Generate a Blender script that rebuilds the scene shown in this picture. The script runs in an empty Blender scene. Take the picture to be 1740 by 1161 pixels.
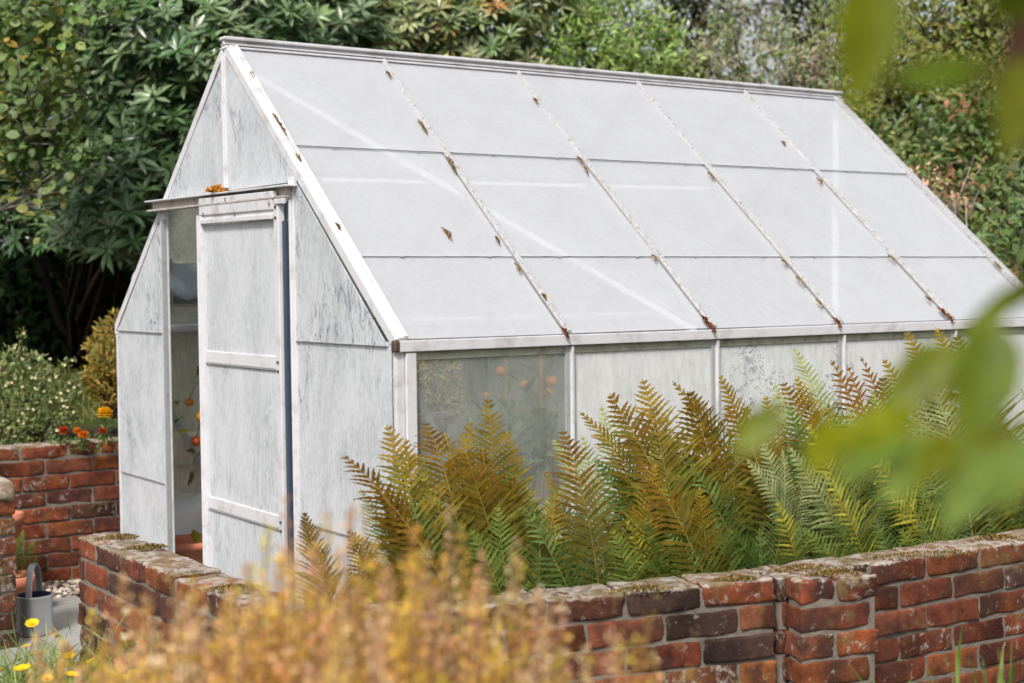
import bpy, math, random
import numpy as np
from mathutils import Vector, Matrix

random.seed(7)
RNG = np.random.default_rng(7)
S = bpy.context.scene
COL = S.collection
PI = math.pi

# ------------------------------------------------------------------ camera
EZ = 1.25                                   # eave height of the greenhouse
CAM = np.array([-2.2104, -3.8278, 0.1734 + EZ])
YAW, PITCH, ROLL, FPX = 0.9713, -0.0399, -0.0112, 2532.7
_f = np.array([math.cos(PITCH) * math.cos(YAW), math.cos(PITCH) * math.sin(YAW), math.sin(PITCH)])
_r = np.array([math.sin(YAW), -math.cos(YAW), 0.0])
_u = np.cross(_r, _f)
CR = math.cos(ROLL) * _r + math.sin(ROLL) * _u
CU = -math.sin(ROLL) * _r + math.cos(ROLL) * _u
CF = _f


def at(px, py, d):
    """a point of the place, d metres in front of the lens in the direction of (px, py)"""
    return CAM + d * (CF + CR * (px - 870) / FPX + CU * (580.5 - py) / FPX)


def on_y(px, py, y):
    v = CF + CR * (px - 870) / FPX + CU * (580.5 - py) / FPX
    return CAM + v * (y - CAM[1]) / v[1]


def on_z(px, py, z):
    v = CF + CR * (px - 870) / FPX + CU * (580.5 - py) / FPX
    return CAM + v * (z - CAM[2]) / v[2]


cd = bpy.data.cameras.new("camera")
cam = bpy.data.objects.new("camera", cd)
COL.objects.link(cam)
S.camera = cam
cd.sensor_width = 36.0
cd.lens = FPX / 1740 * 36
cd.clip_start, cd.clip_end = 0.05, 3000
M4 = Matrix(((CR[0], CU[0], -CF[0], CAM[0]), (CR[1], CU[1], -CF[1], CAM[1]), (CR[2], CU[2], -CF[2], CAM[2]), (0, 0, 0, 1)))
cam.matrix_world = M4
cd.dof.use_dof = True
cd.dof.focus_distance = 4.85
cd.dof.aperture_fstop = 3.2

# ------------------------------------------------------------------ light
SUN_EL, SUN_AZ = math.radians(47), math.radians(220)     # azimuth of the sun seen from the scene, from +x to +y
w = bpy.data.worlds.new("World")
S.world = w
w.use_nodes = True
nt = w.node_tree
nt.nodes.clear()
wo = nt.nodes.new('ShaderNodeOutputWorld')
bg = nt.nodes.new('ShaderNodeBackground')
sky = nt.nodes.new('ShaderNodeTexSky')
sky.sky_type = 'NISHITA'
sky.sun_disc = False
sky.sun_elevation = SUN_EL
sky.sun_rotation = math.radians(90) - SUN_AZ
sky.air_density = 1.0
sky.dust_density = 4.0
sky.ozone_density = 1.0
hs = nt.nodes.new('ShaderNodeHueSaturation')
hs.inputs['Saturation'].default_value = 0.28
bg.inputs['Strength'].default_value = 0.105
nt.links.new(sky.outputs[0], hs.inputs['Color'])
nt.links.new(hs.outputs[0], bg.inputs[0])
nt.links.new(bg.outputs[0], wo.inputs[0])
ld = bpy.data.lights.new("sun", 'SUN')
ld.energy = 2.6
ld.angle = math.radians(11)
ld.color = (1.0, 0.965, 0.925)
sun = bpy.data.objects.new("sun", ld)
COL.objects.link(sun)
sd = Vector((math.cos(SUN_EL) * math.cos(SUN_AZ), math.cos(SUN_EL) * math.sin(SUN_AZ), math.sin(SUN_EL)))
sun.rotation_euler = sd.to_track_quat('Z', 'Y').to_euler()
S.view_settings.view_transform = 'Standard'
S.view_settings.look = 'None'
S.view_settings.exposure = 0.55
S.view_settings.gamma = 1.0
S.cycles.max_bounces = 10
S.cycles.transparent_max_bounces = 24
S.cycles.diffuse_bounces = 4
S.cycles.use_denoising = True

SUNV = np.array(sd)          # leaves and shoots lean to the light

# ------------------------------------------------------------------ mesh building
def norm(v):
    v = np.asarray(v, float)
    return v / (np.linalg.norm(v, axis=-1, keepdims=True) + 1e-12)


class MB:
    """collects vertices, polygons, a colour per vertex and a material slot per polygon into ONE mesh"""
    def __init__(s):
        s.v, s.c, s.f, s.fm, s.sm, s.n = [], [], [], [], [], 0

    def add(s, V, F, col=(1, 1, 1, 1), mi=0, smooth=True):
        V = np.asarray(V, float).reshape(-1, 3)
        C = np.asarray(col, float)
        if C.ndim == 1:
            if len(C) == 3:
                C = np.append(C, 1.0)
            C = np.tile(C, (len(V), 1))
        elif C.shape[1] == 3:
            C = np.hstack([C, np.ones((len(C), 1))])
        s.v.append(V)
        s.c.append(C)
        if isinstance(F, np.ndarray):
            s.f.append(F + s.n)
            k = len(F)
        else:
            by = {}
            for f in F:
                by.setdefault(len(f), []).append(f)
            k = 0
            for fl in by.values():
                a = np.array(fl, int)
                s.f.append(a + s.n)
                s.fm.append(np.full(len(a), mi))
                s.sm.append(np.full(len(a), smooth))
            s.n += len(V)
            return
        s.fm.append(np.full(k, mi))
        s.sm.append(np.full(k, smooth))
        s.n += len(V)

    def build(s, name, mats, parent=None, loc=None):
        me = bpy.data.meshes.new(name)
        V = np.vstack(s.v)
        if loc is not None:
            V = V - np.asarray(loc, float)
        me.vertices.add(len(V))
        me.vertices.foreach_set('co', V.astype(np.float32).ravel())
        idx = np.concatenate([a.ravel() for a in s.f])
        tot = np.concatenate([np.full(len(a), a.shape[1]) for a in s.f])
        me.loops.add(len(idx))
        me.loops.foreach_set('vertex_index', idx.astype(np.int32))
        me.polygons.add(len(tot))
        st = np.concatenate([[0], np.cumsum(tot)[:-1]])
        me.polygons.foreach_set('loop_start', st.astype(np.int32))
        me.polygons.foreach_set('loop_total', tot.astype(np.int32))
        me.polygons.foreach_set('material_index', np.concatenate(s.fm).astype(np.int32))
        me.polygons.foreach_set('use_smooth', np.concatenate(s.sm).astype(bool))
        a = me.attributes.new('col', 'FLOAT_COLOR', 'POINT')
        a.data.foreach_set('color', np.vstack(s.c).astype(np.float32).ravel())
        me.update(calc_edges=True)
        me.validate()
        for m in (mats if isinstance(mats, (list, tuple)) else [mats]):
            me.materials.append(m)
        o = bpy.data.objects.new(name, me)
        COL.objects.link(o)
        if parent is not None:
            o.parent = parent
        if loc is not None and parent is None:
            o.location = tuple(loc)
        return o


def tag(o, label=None, cat=None, group=None, kind=None):
    if label: o['label'] = label
    if cat: o['category'] = cat
    if group: o['group'] = group
    if kind: o['kind'] = kind
    return o


def empty(name, loc=(0, 0, 0)):
    o = bpy.data.objects.new(name, None)
    o.empty_display_size = 0.1
    o.location = tuple(loc)
    COL.objects.link(o)
    return o


# a box with rounded edges: 6 grids pushed onto a rounded surface
def rbox_template(h, r, extra=0):
    h = np.asarray(h, float)
    axes = []
    for k in range(3):
        a = [-h[k], -h[k] + r * .45, -h[k] + r * 1.3]
        m = list(np.linspace(-h[k] + r * 1.3, h[k] - r * 1.3, extra + 2)[1:-1])
        a = a + m + [h[k] - r * 1.3, h[k] - r * .45, h[k]]
        axes.append(np.array(a))
    VV, FF, n = [], [], 0
    for k in range(3):
        i, j = (k + 1) % 3, (k + 2) % 3
        A, B = axes[i], axes[j]
        g = np.array([(a, b) for a in A for b in B])
        for sgn in (-1, 1):
            P = np.zeros((len(g), 3))
            P[:, i], P[:, j], P[:, k] = g[:, 0], g[:, 1], sgn * h[k]
            VV.append(P)
            na, nb = len(A), len(B)
            for a in range(na - 1):
                for b in range(nb - 1):
                    q = [a * nb + b, (a + 1) * nb + b, (a + 1) * nb + b + 1, a * nb + b + 1]
                    if sgn < 0:
                        q = q[::-1]
                    FF.append([x + n for x in q])
            n += len(P)
    V = np.vstack(VV)
    core = np.clip(V, -(h - r), h - r)
    V = core + norm(V - core) * r
    return V, np.array(FF)


def bar(mb, p0, p1, wid, hei, up=(0, 0, 1), r=0.002, mi=0, col=(1, 1, 1), off=(0, 0)):
    """rectangular bar from p0 to p1; wid across, hei along up; off shifts across/up"""
    p0, p1 = np.asarray(p0, float), np.asarray(p1, float)
    d = p1 - p0
    L = np.linalg.norm(d)
    d = d / L
    up = np.asarray(up, float)
    up = norm(up - d * (up @ d))
    x = np.cross(d, up)
    V, F = rbox_template((wid / 2, L / 2, hei / 2), min(r, wid * .3, hei * .3))
    c = (p0 + p1) / 2 + x * off[0] + up * off[1]
    mb.add(c + V[:, :1] * x + V[:, 1:2] * d + V[:, 2:] * up, F, col, mi, smooth=False)


def prism(mb, poly, nvec, t, mi=0, col=(1, 1, 1)):
    """flat polygon extruded by t along nvec"""
    P = np.asarray(poly, float)
    nvec = norm(nvec)
    n = len(P)
    V = np.vstack([P, P + nvec * t])
    F = [list(range(n))[::-1], [i + n for i in range(n)]]
    for i in range(n):
        j = (i + 1) % n
        F.append([i, j, j + n, i + n])
    a = np.cross(P[1] - P[0], P[2] - P[0])
    if a @ nvec < 0:
        F = [f[::-1] for f in F]
    mb.add(V, F, col, mi, smooth=False)


def tube(mb, pts, rad, seg=6, col=(1, 1, 1), mi=0, cap=True):
    P = np.asarray(pts, float)
    n = len(P)
    R = np.full(n, rad) if np.isscalar(rad) else np.asarray(rad, float)
    T = norm(np.gradient(P, axis=0))
    ref = np.array([0, 0, 1.0]) if abs(T[0][2]) < .9 else np.array([1.0, 0, 0])
    x = norm(np.cross(T[0], ref))
    V = []
    for i in range(n):
        x = norm(x - T[i] * (x @ T[i]))
        y = np.cross(T[i], x)
        a = np.arange(seg) * 2 * PI / seg
        V.append(P[i] + R[i] * (np.cos(a)[:, None] * x + np.sin(a)[:, None] * y))
    V = np.vstack(V)
    F = []
    for i in range(n - 1):
        for k in range(seg):
            k2 = (k + 1) % seg
            F.append([i * seg + k, i * seg + k2, (i + 1) * seg + k2, (i + 1) * seg + k])
    F = [tuple(f) for f in F]
    if cap and seg > 2:
        F.append(tuple(range(seg))[::-1])
        F.append(tuple((n - 1) * seg + k for k in range(seg)))
    mb.add(V, F, col, mi, True)


def lathe(mb, prof, c, seg=28, col=(1, 1, 1), mi=0, sx=1, sy=1):
    a = np.arange(seg) * 2 * PI / seg
    V = np.array([(c[0] + sx * r * math.cos(t), c[1] + sy * r * math.sin(t), c[2] + z) for r, z in prof for t in a])
    F = []
    for i in range(len(prof) - 1):
        for k in range(seg):
            k2 = (k + 1) % seg
            F.append([i * seg + k, i * seg + k2, (i + 1) * seg + k2, (i + 1) * seg + k])
    mb.add(V, F, col, mi, True)


def leaf_template(width, droop=0.12, fold=0.25, shape=((.3, 1.0), (.68, .78))):
    """leaf along +Y from 0 to 1, normal +Z; triangles"""
    V = [(0, 0, 0)]
    for t, k in shape:
        z = -droop * t * t
        V += [(-width / 2 * k, t, z + fold * width * .5 * k), (0, t, z), (width / 2 * k, t, z + fold * width * .5 * k)]
    V.append((0, 1, -droop))
    F = [(0, 2, 1), (0, 3, 2)]
    n = len(shape)
    for i in range(n - 1):
        a, b = 1 + 3 * i, 4 + 3 * i
        F += [(a, a + 1, b + 1), (a, b + 1, b), (a + 1, a + 2, b + 2), (a + 1, b + 2, b + 1)]
    a = 1 + 3 * (n - 1)
    F += [(a, a + 1, len(V) - 1), (a + 1, a + 2, len(V) - 1)]
    return np.array(V, float), np.array(F, int)


def scatter(mb, tmpl, pos, d, nrm, size, cols, mi=0, smooth=True):
    """copies of a leaf: pos (N,3), d leaf direction, nrm approximate normal"""
    V, F = tmpl
    N = len(pos)
    d = norm(d)
    z = norm(nrm - d * np.sum(nrm * d, 1, keepdims=True))
    x = np.cross(d, z)
    size = np.broadcast_to(np.asarray(size, float), (N,))[:, None, None]
    P = V[None, :, 0:1] * x[:, None, :] + V[None, :, 1:2] * d[:, None, :] + V[None, :, 2:3] * z[:, None, :]
    P = pos[:, None, :] + P * size
    FF = (F[None] + (np.arange(N) * len(V))[:, None, None]).reshape(-1, F.shape[1])
    C = np.repeat(np.asarray(cols, float), len(V), axis=0)
    mb.add(P.reshape(-1, 3), FF, C, mi, smooth)


def palette(n, cols, jit=0.15, wts=None):
    cols = np.asarray(cols, float)
    p = None if wts is None else np.asarray(wts) / np.sum(wts)
    i = RNG.choice(len(cols), n, p=p)
    k = RNG.normal(1, jit, (n, 1))
    k2 = RNG.normal(1, jit * .4, (n, 3))
    return np.clip(cols[i] * k * k2, .002, .95)


def rand_dir(n):
    return norm(RNG.normal(size=(n, 3)))


# ------------------------------------------------------------------ materials
def new_mat(name):
    m = bpy.data.materials.new(name)
    m.use_nodes = True
    t = m.node_tree
    t.nodes.clear()
    out = t.nodes.new('ShaderNodeOutputMaterial')
    return m, t, out


def nd(t, typ, **kw):
    n = t.nodes.new('ShaderNode' + typ)
    for k, v in kw.items():
        if k in n.inputs.keys():
            n.inputs[k].default_value = v
        else:
            setattr(n, k, v)
    return n


def noise(t, vec, scale, detail=4, rough=.55, dist=0.0, mapscale=None):
    if mapscale is not None:
        mp = nd(t, 'Mapping')
        mp.inputs['Scale'].default_value = mapscale
        t.links.new(vec, mp.inputs['Vector'])
        vec = mp.outputs[0]
    n = nd(t, 'TexNoise', Scale=scale, Detail=detail, Roughness=rough, Distortion=dist)
    t.links.new(vec, n.inputs['Vector'])
    return n.outputs['Fac']


def ramp(t, fac, stops):
    r = nd(t, 'ValToRGB')
    e = r.color_ramp.elements
    while len(e) < len(stops):
        e.new(.5)
    for k, (p, c) in enumerate(stops):
        e[k].position = p
        c = (c, c, c) if np.isscalar(c) else c
        e[k].color = (*c, 1)
    t.links.new(fac, r.inputs[0])
    return r.outputs[0]


def mixc(t, fac, a, b, mode='MIX'):
    m = nd(t, 'MixRGB', blend_type=mode)
    for k, v in ((0, fac), (1, a), (2, b)):
        if hasattr(v, 'is_linked'):
            t.links.new(v, m.inputs[k])
        else:
            m.inputs[k].default_value = v if k == 0 else (*v, 1)
    return m.outputs[0]


def maths(t, op, a, b=0.0, clamp=False):
    m = nd(t, 'Math', operation=op, use_clamp=clamp)
    for k, v in ((0, a), (1, b)):
        if hasattr(v, 'is_linked'):
            t.links.new(v, m.inputs[k])
        else:
            m.inputs[k].default_value = v
    return m.outputs[0]


def bump(t, h, strength, dist=0.01):
    b = nd(t, 'Bump', Strength=strength, Distance=dist)
    t.links.new(h, b.inputs['Height'])
    return b.outputs[0]


def objco(t):
    return nd(t, 'TexCoord').outputs['Object']


def simple(name, col, rough=.6, metal=0.0, nscale=12, var=.25, bmp=.15, dirt=None, dirt_amt=.35, dscale=6):
    m, t, out = new_mat(name)
    co = objco(t)
    n = noise(t, co, nscale, 5)
    c = mixc(t, n, tuple(x * (1 - var) for x in col), tuple(min(1, x * (1 + var)) for x in col))
    if dirt is not None:
        n2 = noise(t, co, dscale, 6, .65)
        f = ramp(t, n2, [(.5, 0), (.5 + .22, dirt_amt)])
        c = mixc(t, f, c, dirt)
    p = nd(t, 'BsdfPrincipled', Roughness=rough, Metallic=metal)
    t.links.new(c, p.inputs['Base Color'])
    if bmp:
        t.links.new(bump(t, noise(t, co, nscale * 6, 4), bmp, .004), p.inputs['Normal'])
    t.links.new(p.outputs[0], out.inputs[0])
    return m


def leaf_mat(name, transl=.3, rough=.45, spec=.4, ttint=(1.25, 1.3, .55)):
    m, t, out = new_mat(name)
    a = nd(t, 'Attribute', attribute_name='col')
    co = objco(t)
    n = noise(t, co, 35, 3)
    c = mixc(t, 1.0, a.outputs['Color'], ramp(t, n, [(.3, .72), (.7, 1.22)]), 'MULTIPLY')
    p = nd(t, 'BsdfPrincipled', Roughness=rough)
    p.inputs['Specular IOR Level'].default_value = spec
    t.links.new(c, p.inputs['Base Color'])
    tr = nd(t, 'BsdfTranslucent')
    t.links.new(mixc(t, 1.0, c, ttint, 'MULTIPLY'), tr.inputs[0])
    mx = nd(t, 'MixShader')
    mx.inputs[0].default_value = transl
    t.links.new(p.outputs[0], mx.inputs[1])
    t.links.new(tr.outputs[0], mx.inputs[2])
    t.links.new(mx.outputs[0], out.inputs[0])
    return m


def attr_mat(name, rough=.8, bmp=.3, nscale=40):
    m, t, out = new_mat(name)
    a = nd(t, 'Attribute', attribute_name='col')
    co = objco(t)
    n = noise(t, co, nscale, 4)
    c = mixc(t, 1.0, a.outputs['Color'], ramp(t, n, [(.3, .7), (.7, 1.25)]), 'MULTIPLY')
    p = nd(t, 'BsdfPrincipled', Roughness=rough)
    if rough > .85:
        p.inputs['Specular IOR Level'].default_value = .08
    t.links.new(c, p.inputs['Base Color'])
    t.links.new(bump(t, n, bmp, .005), p.inputs['Normal'])
    t.links.new(p.outputs[0], out.inputs[0])
    return m


def glass_mat(name, paint, streak=.3, base=(.74, .75, .76), dirt=(.22, .25, .23), transl=.3, tint=(.86, .9, .88),
              fine=(70, 70, 9), dirtamt=.5, worms=0.0, wmap=(1, 1, 1), wsc=16):
    """old horticultural glass under shading paint: paint = mean cover, streak = how much it varies"""
    m, t, out = new_mat(name)
    co = objco(t)
    n1 = noise(t, co, 1.0, 7, .68, .5, mapscale=(6, 6, 2.8))
    n2 = noise(t, co, 1.0, 5, .65, .2, mapscale=fine)
    n3 = noise(t, co, 420, 2)
    mix = maths(t, 'ADD', maths(t, 'MULTIPLY', n1, .55), maths(t, 'MULTIPLY', n2, .45))
    face = lambda c: 1 - math.sqrt(1 - min(.995, max(0, c)))          # a pane has two faces
    cov = ramp(t, mix, [(.33, face(paint - streak)), (.56, face(paint + streak * .35))])
    dn = noise(t, co, 1.0, 6, .7, .4, mapscale=(5, 5, 3.4))
    patch = ramp(t, dn, [(.50, .05), (.64, 1.0)])
    speck = ramp(t, noise(t, co, 1.0, 6, .75, .8, mapscale=(150, 150, 30)), [(.42, 0), (.62, dirtamt)])
    dm = maths(t, 'MULTIPLY', patch, speck)
    c = mixc(t, dm, base, dirt)
    if worms > 0:
        v = nd(t, 'TexNoise', Scale=wsc, Detail=3, Roughness=.55, Distortion=1.6)
        mp = nd(t, 'Mapping')
        mp.inputs['Scale'].default_value = wmap
        t.links.new(co, mp.inputs['Vector'])
        t.links.new(mp.outputs[0], v.inputs['Vector'])
        ln = maths(t, 'ABSOLUTE', maths(t, 'SUBTRACT', v.outputs['Fac'], .5))
        lm = ramp(t, ln, [(.008, 1.0), (.024, 0.0)])
        msk = ramp(t, noise(t, co, 2.6, 2), [(.5, 0), (.58, worms)])
        c = mixc(t, maths(t, 'MULTIPLY', lm, msk), c, dirt)
    c = mixc(t, ramp(t, n3, [(.4, 0.0), (.75, .12)]), c, (.5, .52, .5))
    d = nd(t, 'BsdfDiffuse')
    tr = nd(t, 'BsdfTranslucent')
    t.links.new(c, d.inputs[0])
    t.links.new(c, tr.inputs[0])
    m1 = nd(t, 'MixShader')
    m1.inputs[0].default_value = transl
    t.links.new(d.outputs[0], m1.inputs[1])
    t.links.new(tr.outputs[0], m1.inputs[2])
    tp = nd(t, 'BsdfTransparent')
    tp.inputs[0].default_value = (*tint, 1)
    m2 = nd(t, 'MixShader')
    t.links.new(cov, m2.inputs[0])
    t.links.new(tp.outputs[0], m2.inputs[1])
    t.links.new(m1.outputs[0], m2.inputs[2])
    gl = nd(t, 'BsdfGlossy', Roughness=.16)
    fr = nd(t, 'Fresnel', IOR=1.4)
    m3 = nd(t, 'MixShader')
    t.links.new(maths(t, 'MULTIPLY', fr.outputs[0], .55), m3.inputs[0])
    t.links.new(m2.outputs[0], m3.inputs[1])
    t.links.new(gl.outputs[0], m3.inputs[2])
    t.links.new(m3.outputs[0], out.inputs[0])
    return m


def brick_mat():
    m, t, out = new_mat("old_brick")
    co = objco(t)
    a = nd(t, 'Attribute', attribute_name='col')
    n1 = noise(t, co, 22, 6, .65)
    n2 = noise(t, co, 90, 5, .7)
    n3 = noise(t, co, 9, 4, .6)
    c = mixc(t, 1.0, a.outputs['Color'], ramp(t, n1, [(.28, .38), (.5, 1.0), (.75, 1.5)]), 'MULTIPLY')
    c = mixc(t, ramp(t, n3, [(.48, 0), (.66, .8)]), c, (.04, .022, .018))          # burnt patches
    c = mixc(t, ramp(t, n2, [(.6, 0), (.75, .5)]), c, (.30, .12, .06))               # sandy flecks
    # pale lichen and lime, strongest where the alpha of the colour attribute says so
    n4 = noise(t, co, 34, 6, .7, .4)
    l = maths(t, 'ADD', n4, maths(t, 'MULTIPLY', a.outputs['Alpha'], .42))
    c = mixc(t, ramp(t, l, [(.64, 0), (.78, .85)]), c, (.40, .36, .31))
    n5 = noise(t, co, 14, 5, .65)
    l2 = maths(t, 'ADD', n5, maths(t, 'MULTIPLY', a.outputs['Alpha'], .26))
    c = mixc(t, ramp(t, l2, [(.60, 0), (.72, .75)]), c, (.15, .105, .04))             # moss film
    p = nd(t, 'BsdfPrincipled', Roughness=.9)
    p.inputs['Specular IOR Level'].default_value = .25
    t.links.new(c, p.inputs['Base Color'])
    h = maths(t, 'ADD', n1, maths(t, 'MULTIPLY', n2, .5))
    t.links.new(bump(t, h, .6, .006), p.inputs['Normal'])
    t.links.new(p.outputs[0], out.inputs[0])
    return m


def ground_mat():
    m, t, out = new_mat("garden_soil")
    co = objco(t)
    n1 = noise(t, co, .9, 6, .6)
    n2 = noise(t, co, 14, 6, .7)
    c = mixc(t, n2, (.025, .019, .013), (.09, .07, .05))
    g = mixc(t, n2, (.03, .045, .012), (.09, .11, .03))
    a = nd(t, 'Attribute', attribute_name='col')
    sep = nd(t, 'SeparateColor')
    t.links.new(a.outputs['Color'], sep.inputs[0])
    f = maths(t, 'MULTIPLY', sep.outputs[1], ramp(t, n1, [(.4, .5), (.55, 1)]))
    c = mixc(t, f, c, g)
    c = mixc(t, sep.outputs[0], c, (.010, .007, .005))  # humus taken near black to paint the hollow's shade
    p = nd(t, 'BsdfPrincipled', Roughness=.95)
    p.inputs['Specular IOR Level'].default_value = .05
    t.links.new(c, p.inputs['Base Color'])
    t.links.new(bump(t, n2, .8, .03), p.inputs['Normal'])
    t.links.new(p.outputs[0], out.inputs[0])
    return m


def slab_mat():
    m, t, out = new_mat("paving_stone")
    co = objco(t)
    n1 = noise(t, co, 5, 6, .65)
    n2 = noise(t, co, 60, 4, .6)
    c = mixc(t, n1, (.20, .19, .175), (.40, .385, .36))
    c = mixc(t, ramp(t, n2, [(.55, 0), (.7, .4)]), c, (.13, .12, .1))
    p = nd(t, 'BsdfPrincipled', Roughness=.85)
    t.links.new(c, p.inputs['Base Color'])
    t.links.new(bump(t, n2, .3, .004), p.inputs['Normal'])
    t.links.new(p.outputs[0], out.inputs[0])
    return m


MAT = dict(
    alu=simple("white_aluminium", (.60, .595, .61), .42, .0, 9, .07, .05, dirt=(.30, .28, .25), dirt_amt=.6, dscale=14),
    edge_shade=simple("bar_edge_shade", (.16, .155, .15), .9, 0, 40, .5, .2),
    white=simple("bright_white_paint", (.86, .86, .86), .6, 0, 9, .04, .05),
    alu_old=simple("weathered_aluminium", (.40, .395, .405), .55, .0, 60, .3, .3, dirt=(.11, .10, .09), dirt_amt=.8, dscale=75),
    alu_shade=simple("grey_aluminium", (.36, .38, .38), .5, .2, 20, .15, .1, dirt=(.14, .13, .1), dirt_amt=.5, dscale=20),
    track=simple("dirty_track_metal", (.46, .42, .39), .6, .1, 30, .3, .3, dirt=(.14, .09, .06), dirt_amt=.9, dscale=18),
    gap_dark=simple("dark_blue_gap", (.035, .055, .085), .5, 0, 20, .2, .1),
    screw=simple("rusty_screw", (.10, .06, .05), .6, .3, 40, .3, .2),
    lapdirt=simple("lap_dirt", (.30, .30, .30), .9, 0, 30, .5, .2, dirt=(.05, .045, .04), dirt_amt=.9, dscale=24),
    greendirt=simple("green_eave_dirt", (.36, .38, .30), .7, 0, 20, .3, .2, dirt=(.10, .08, .03), dirt_amt=.8, dscale=22),
    moss=attr_mat("dry_moss", .95, .5, 90),
    roofglass=glass_mat("painted_roof_glass", .62, .04, (.89, .90, .94), (.76, .77, .80), .20, (.96, .97, .98), (50, 50, 50), .22),
    gableglass=glass_mat("streaky_gable_glass", .92, .17, (.77, .79, .82), (.25, .30, .33), .20, (.80, .84, .84), (95, 95, 38), .62, worms=.85, wmap=(1, 1, .35), wsc=13),
    doorglass=glass_mat("painted_door_glass", .94, .12, (.77, .79, .82), (.34, .39, .41), .20, (.82, .86, .84), (95, 95, 34), .38, worms=.5, wmap=(1, 1, .3), wsc=11),
    sideglass=glass_mat("painted_side_glass", .92, .12, (.90, .905, .905), (.56, .59, .60), .16, (.82, .87, .84), (40, 40, 12), .5),
    wormglass=glass_mat("snail_grazed_side_glass", .92, .12, (.89, .90, .90), (.30, .34, .37), .16, (.8, .86, .84), (40, 40, 12), .6, worms=.85),
    clearglass=glass_mat("clear_side_glass", .30, .12, (.92, .93, .89), (.56, .57, .48), .25, (.9, .94, .92), (60, 60, 20), .5),
    farglass=glass_mat("algae_stained_glass", .78, .22, (.88, .89, .82), (.50, .50, .34), .58, (.80, .82, .74), (70, 70, 12), .7),
    brick=brick_mat(),
    mortar=simple("lime_mortar", (.18, .155, .125), .95, 0, 30, .45, .9, dirt=(.08, .06, .05), dirt_amt=.8, dscale=16),
    ground=ground_mat(),
    slab=slab_mat(),
    fern=leaf_mat("fern_frond", .38, .6, .12, (1.15, 1.1, .5)),
    leaf=leaf_mat("broad_leaf", .18, .30, .6),
    dark=leaf_mat("evergreen_needle", .12, .85, .05),
    soft=leaf_mat("soft_leaf", .33, .5, .3),
    heather=leaf_mat("heather_sprig", .32, .7, .2, (1.1, 1.0, .7)),
    fore=leaf_mat("backlit_leaf", .52, .45, .22, (1.7, 1.7, .25)),
    petal=leaf_mat("petal", .3, .6, .2, (1.1, 1.0, .6)),
    bark=attr_mat("bark", .9, .6, 30),
    terracotta=simple("terracotta", (.52, .18, .10), .75, 0, 14, .2, .2, dirt=(.5, .32, .24), dirt_amt=.4, dscale=9),
    galv=simple("galvanised_steel", (.46, .47, .48), .42, .75, 18, .2, .1, dirt=(.3, .3, .3), dirt_amt=.4, dscale=12),
    galv_in=simple("dark_blue_enamel", (.02, .025, .06), .5, 0, 18, .2, .1),
    bamboo=simple("bamboo", (.45, .26, .12), .6, 0, 16, .3, .2),
    tomato=attr_mat("tomato_skin", .3, .02, 20),
    sack=simple("white_plastic_sheet", (.74, .75, .77), .5, 0, 12, .1, .5),
    bluesheet=simple("pale_blue_sheet", (.40, .47, .52), .5, 0, 9, .3, .8),
    wood=simple("grey_timber", (.26, .22, .18), .85, 0, 12, .35, .5),
    stone=simple("planter_stone", (.22, .17, .14), .9, 0, 20, .35, .6, dirt=(.4, .35, .3), dirt_amt=.5, dscale=14),
    pebble=attr_mat("pebbles", .85, .3, 60),
)
G = lambda v: tuple(v)

# ------------------------------------------------------------------ ground
def hgt(x, y):
    z = np.zeros_like(x)
    back = np.clip((y - 3.30) / .08, 0, 1)
    z = z + back * (.60 + .05 * np.clip(y - 3.4, 0, 30))
    bed = np.clip((-.72 - y) / .9, 0, 1) * np.clip((x + 3.2) / 1.0, 0, 1)      # the bed the camera looks over
    z = z + bed * .22 * (1 - back)
    strip = (np.clip((x + .45) / .1, 0, 1) * np.clip((y + .78 + .05 * x) / .06, 0, 1) * np.clip((.02 - y) / .06, 0, 1))
    z = np.maximum(z, strip * .16)
    und = .02 * np.sin(x * 2.1 + .4) * np.cos(y * 1.7) + .012 * np.sin(x * 5.3) * np.sin(y * 4.1 + 1)
    path = np.clip((x + 1.3) / .2, 0, 1) * np.clip((.5 - x) / .2, 0, 1) * np.clip((y - .2) / .3, 0, 1)
    return z + und * (1 - np.clip(path, 0, 1)) * 1.0 - .03


def build_ground():
    gx = np.concatenate([[-400, -150, -60, -25, -12, -7], np.arange(-5, 12.01, .12), [13, 15, 18, 25, 40, 80, 200, 500]])
    gy = np.concatenate([[-300, -100, -40, -15, -9, -6], np.arange(-5, 12.01, .10), [13, 15, 18, 25, 40, 80, 200, 600]])
    X, Y = np.meshgrid(gx, gy, indexing='ij')
    Z = hgt(X, Y)
    nx, ny = X.shape
    i = np.arange(nx * ny).reshape(nx, ny)
    F = np.stack([i[:-1, :-1], i[1:, :-1], i[1:, 1:], i[:-1, 1:]], -1).reshape(-1, 4)
    grass = np.clip((Y - 4.3) / .3, 0, 1) * np.clip((7.8 - Y) / .6, 0, 1) + np.clip((Y - 20) / 5, 0, 1)
    grass = np.clip(grass, 0, 1)
    hum_shade = np.clip((Y - 6.6 + .25 * X) / .5, 0, 1) * np.clip((3.2 - X) / .8, 0, 1) * np.clip((14 - Y) / 1, 0, 1)  # dark humus mask, also paints the shade under the rhododendron
    C = np.stack([hum_shade, grass * (1 - hum_shade), grass * 0, grass * 0 + 1], -1).reshape(-1, 4)
    mb = MB()
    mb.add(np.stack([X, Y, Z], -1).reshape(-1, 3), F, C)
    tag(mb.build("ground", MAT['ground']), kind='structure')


build_ground()


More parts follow.
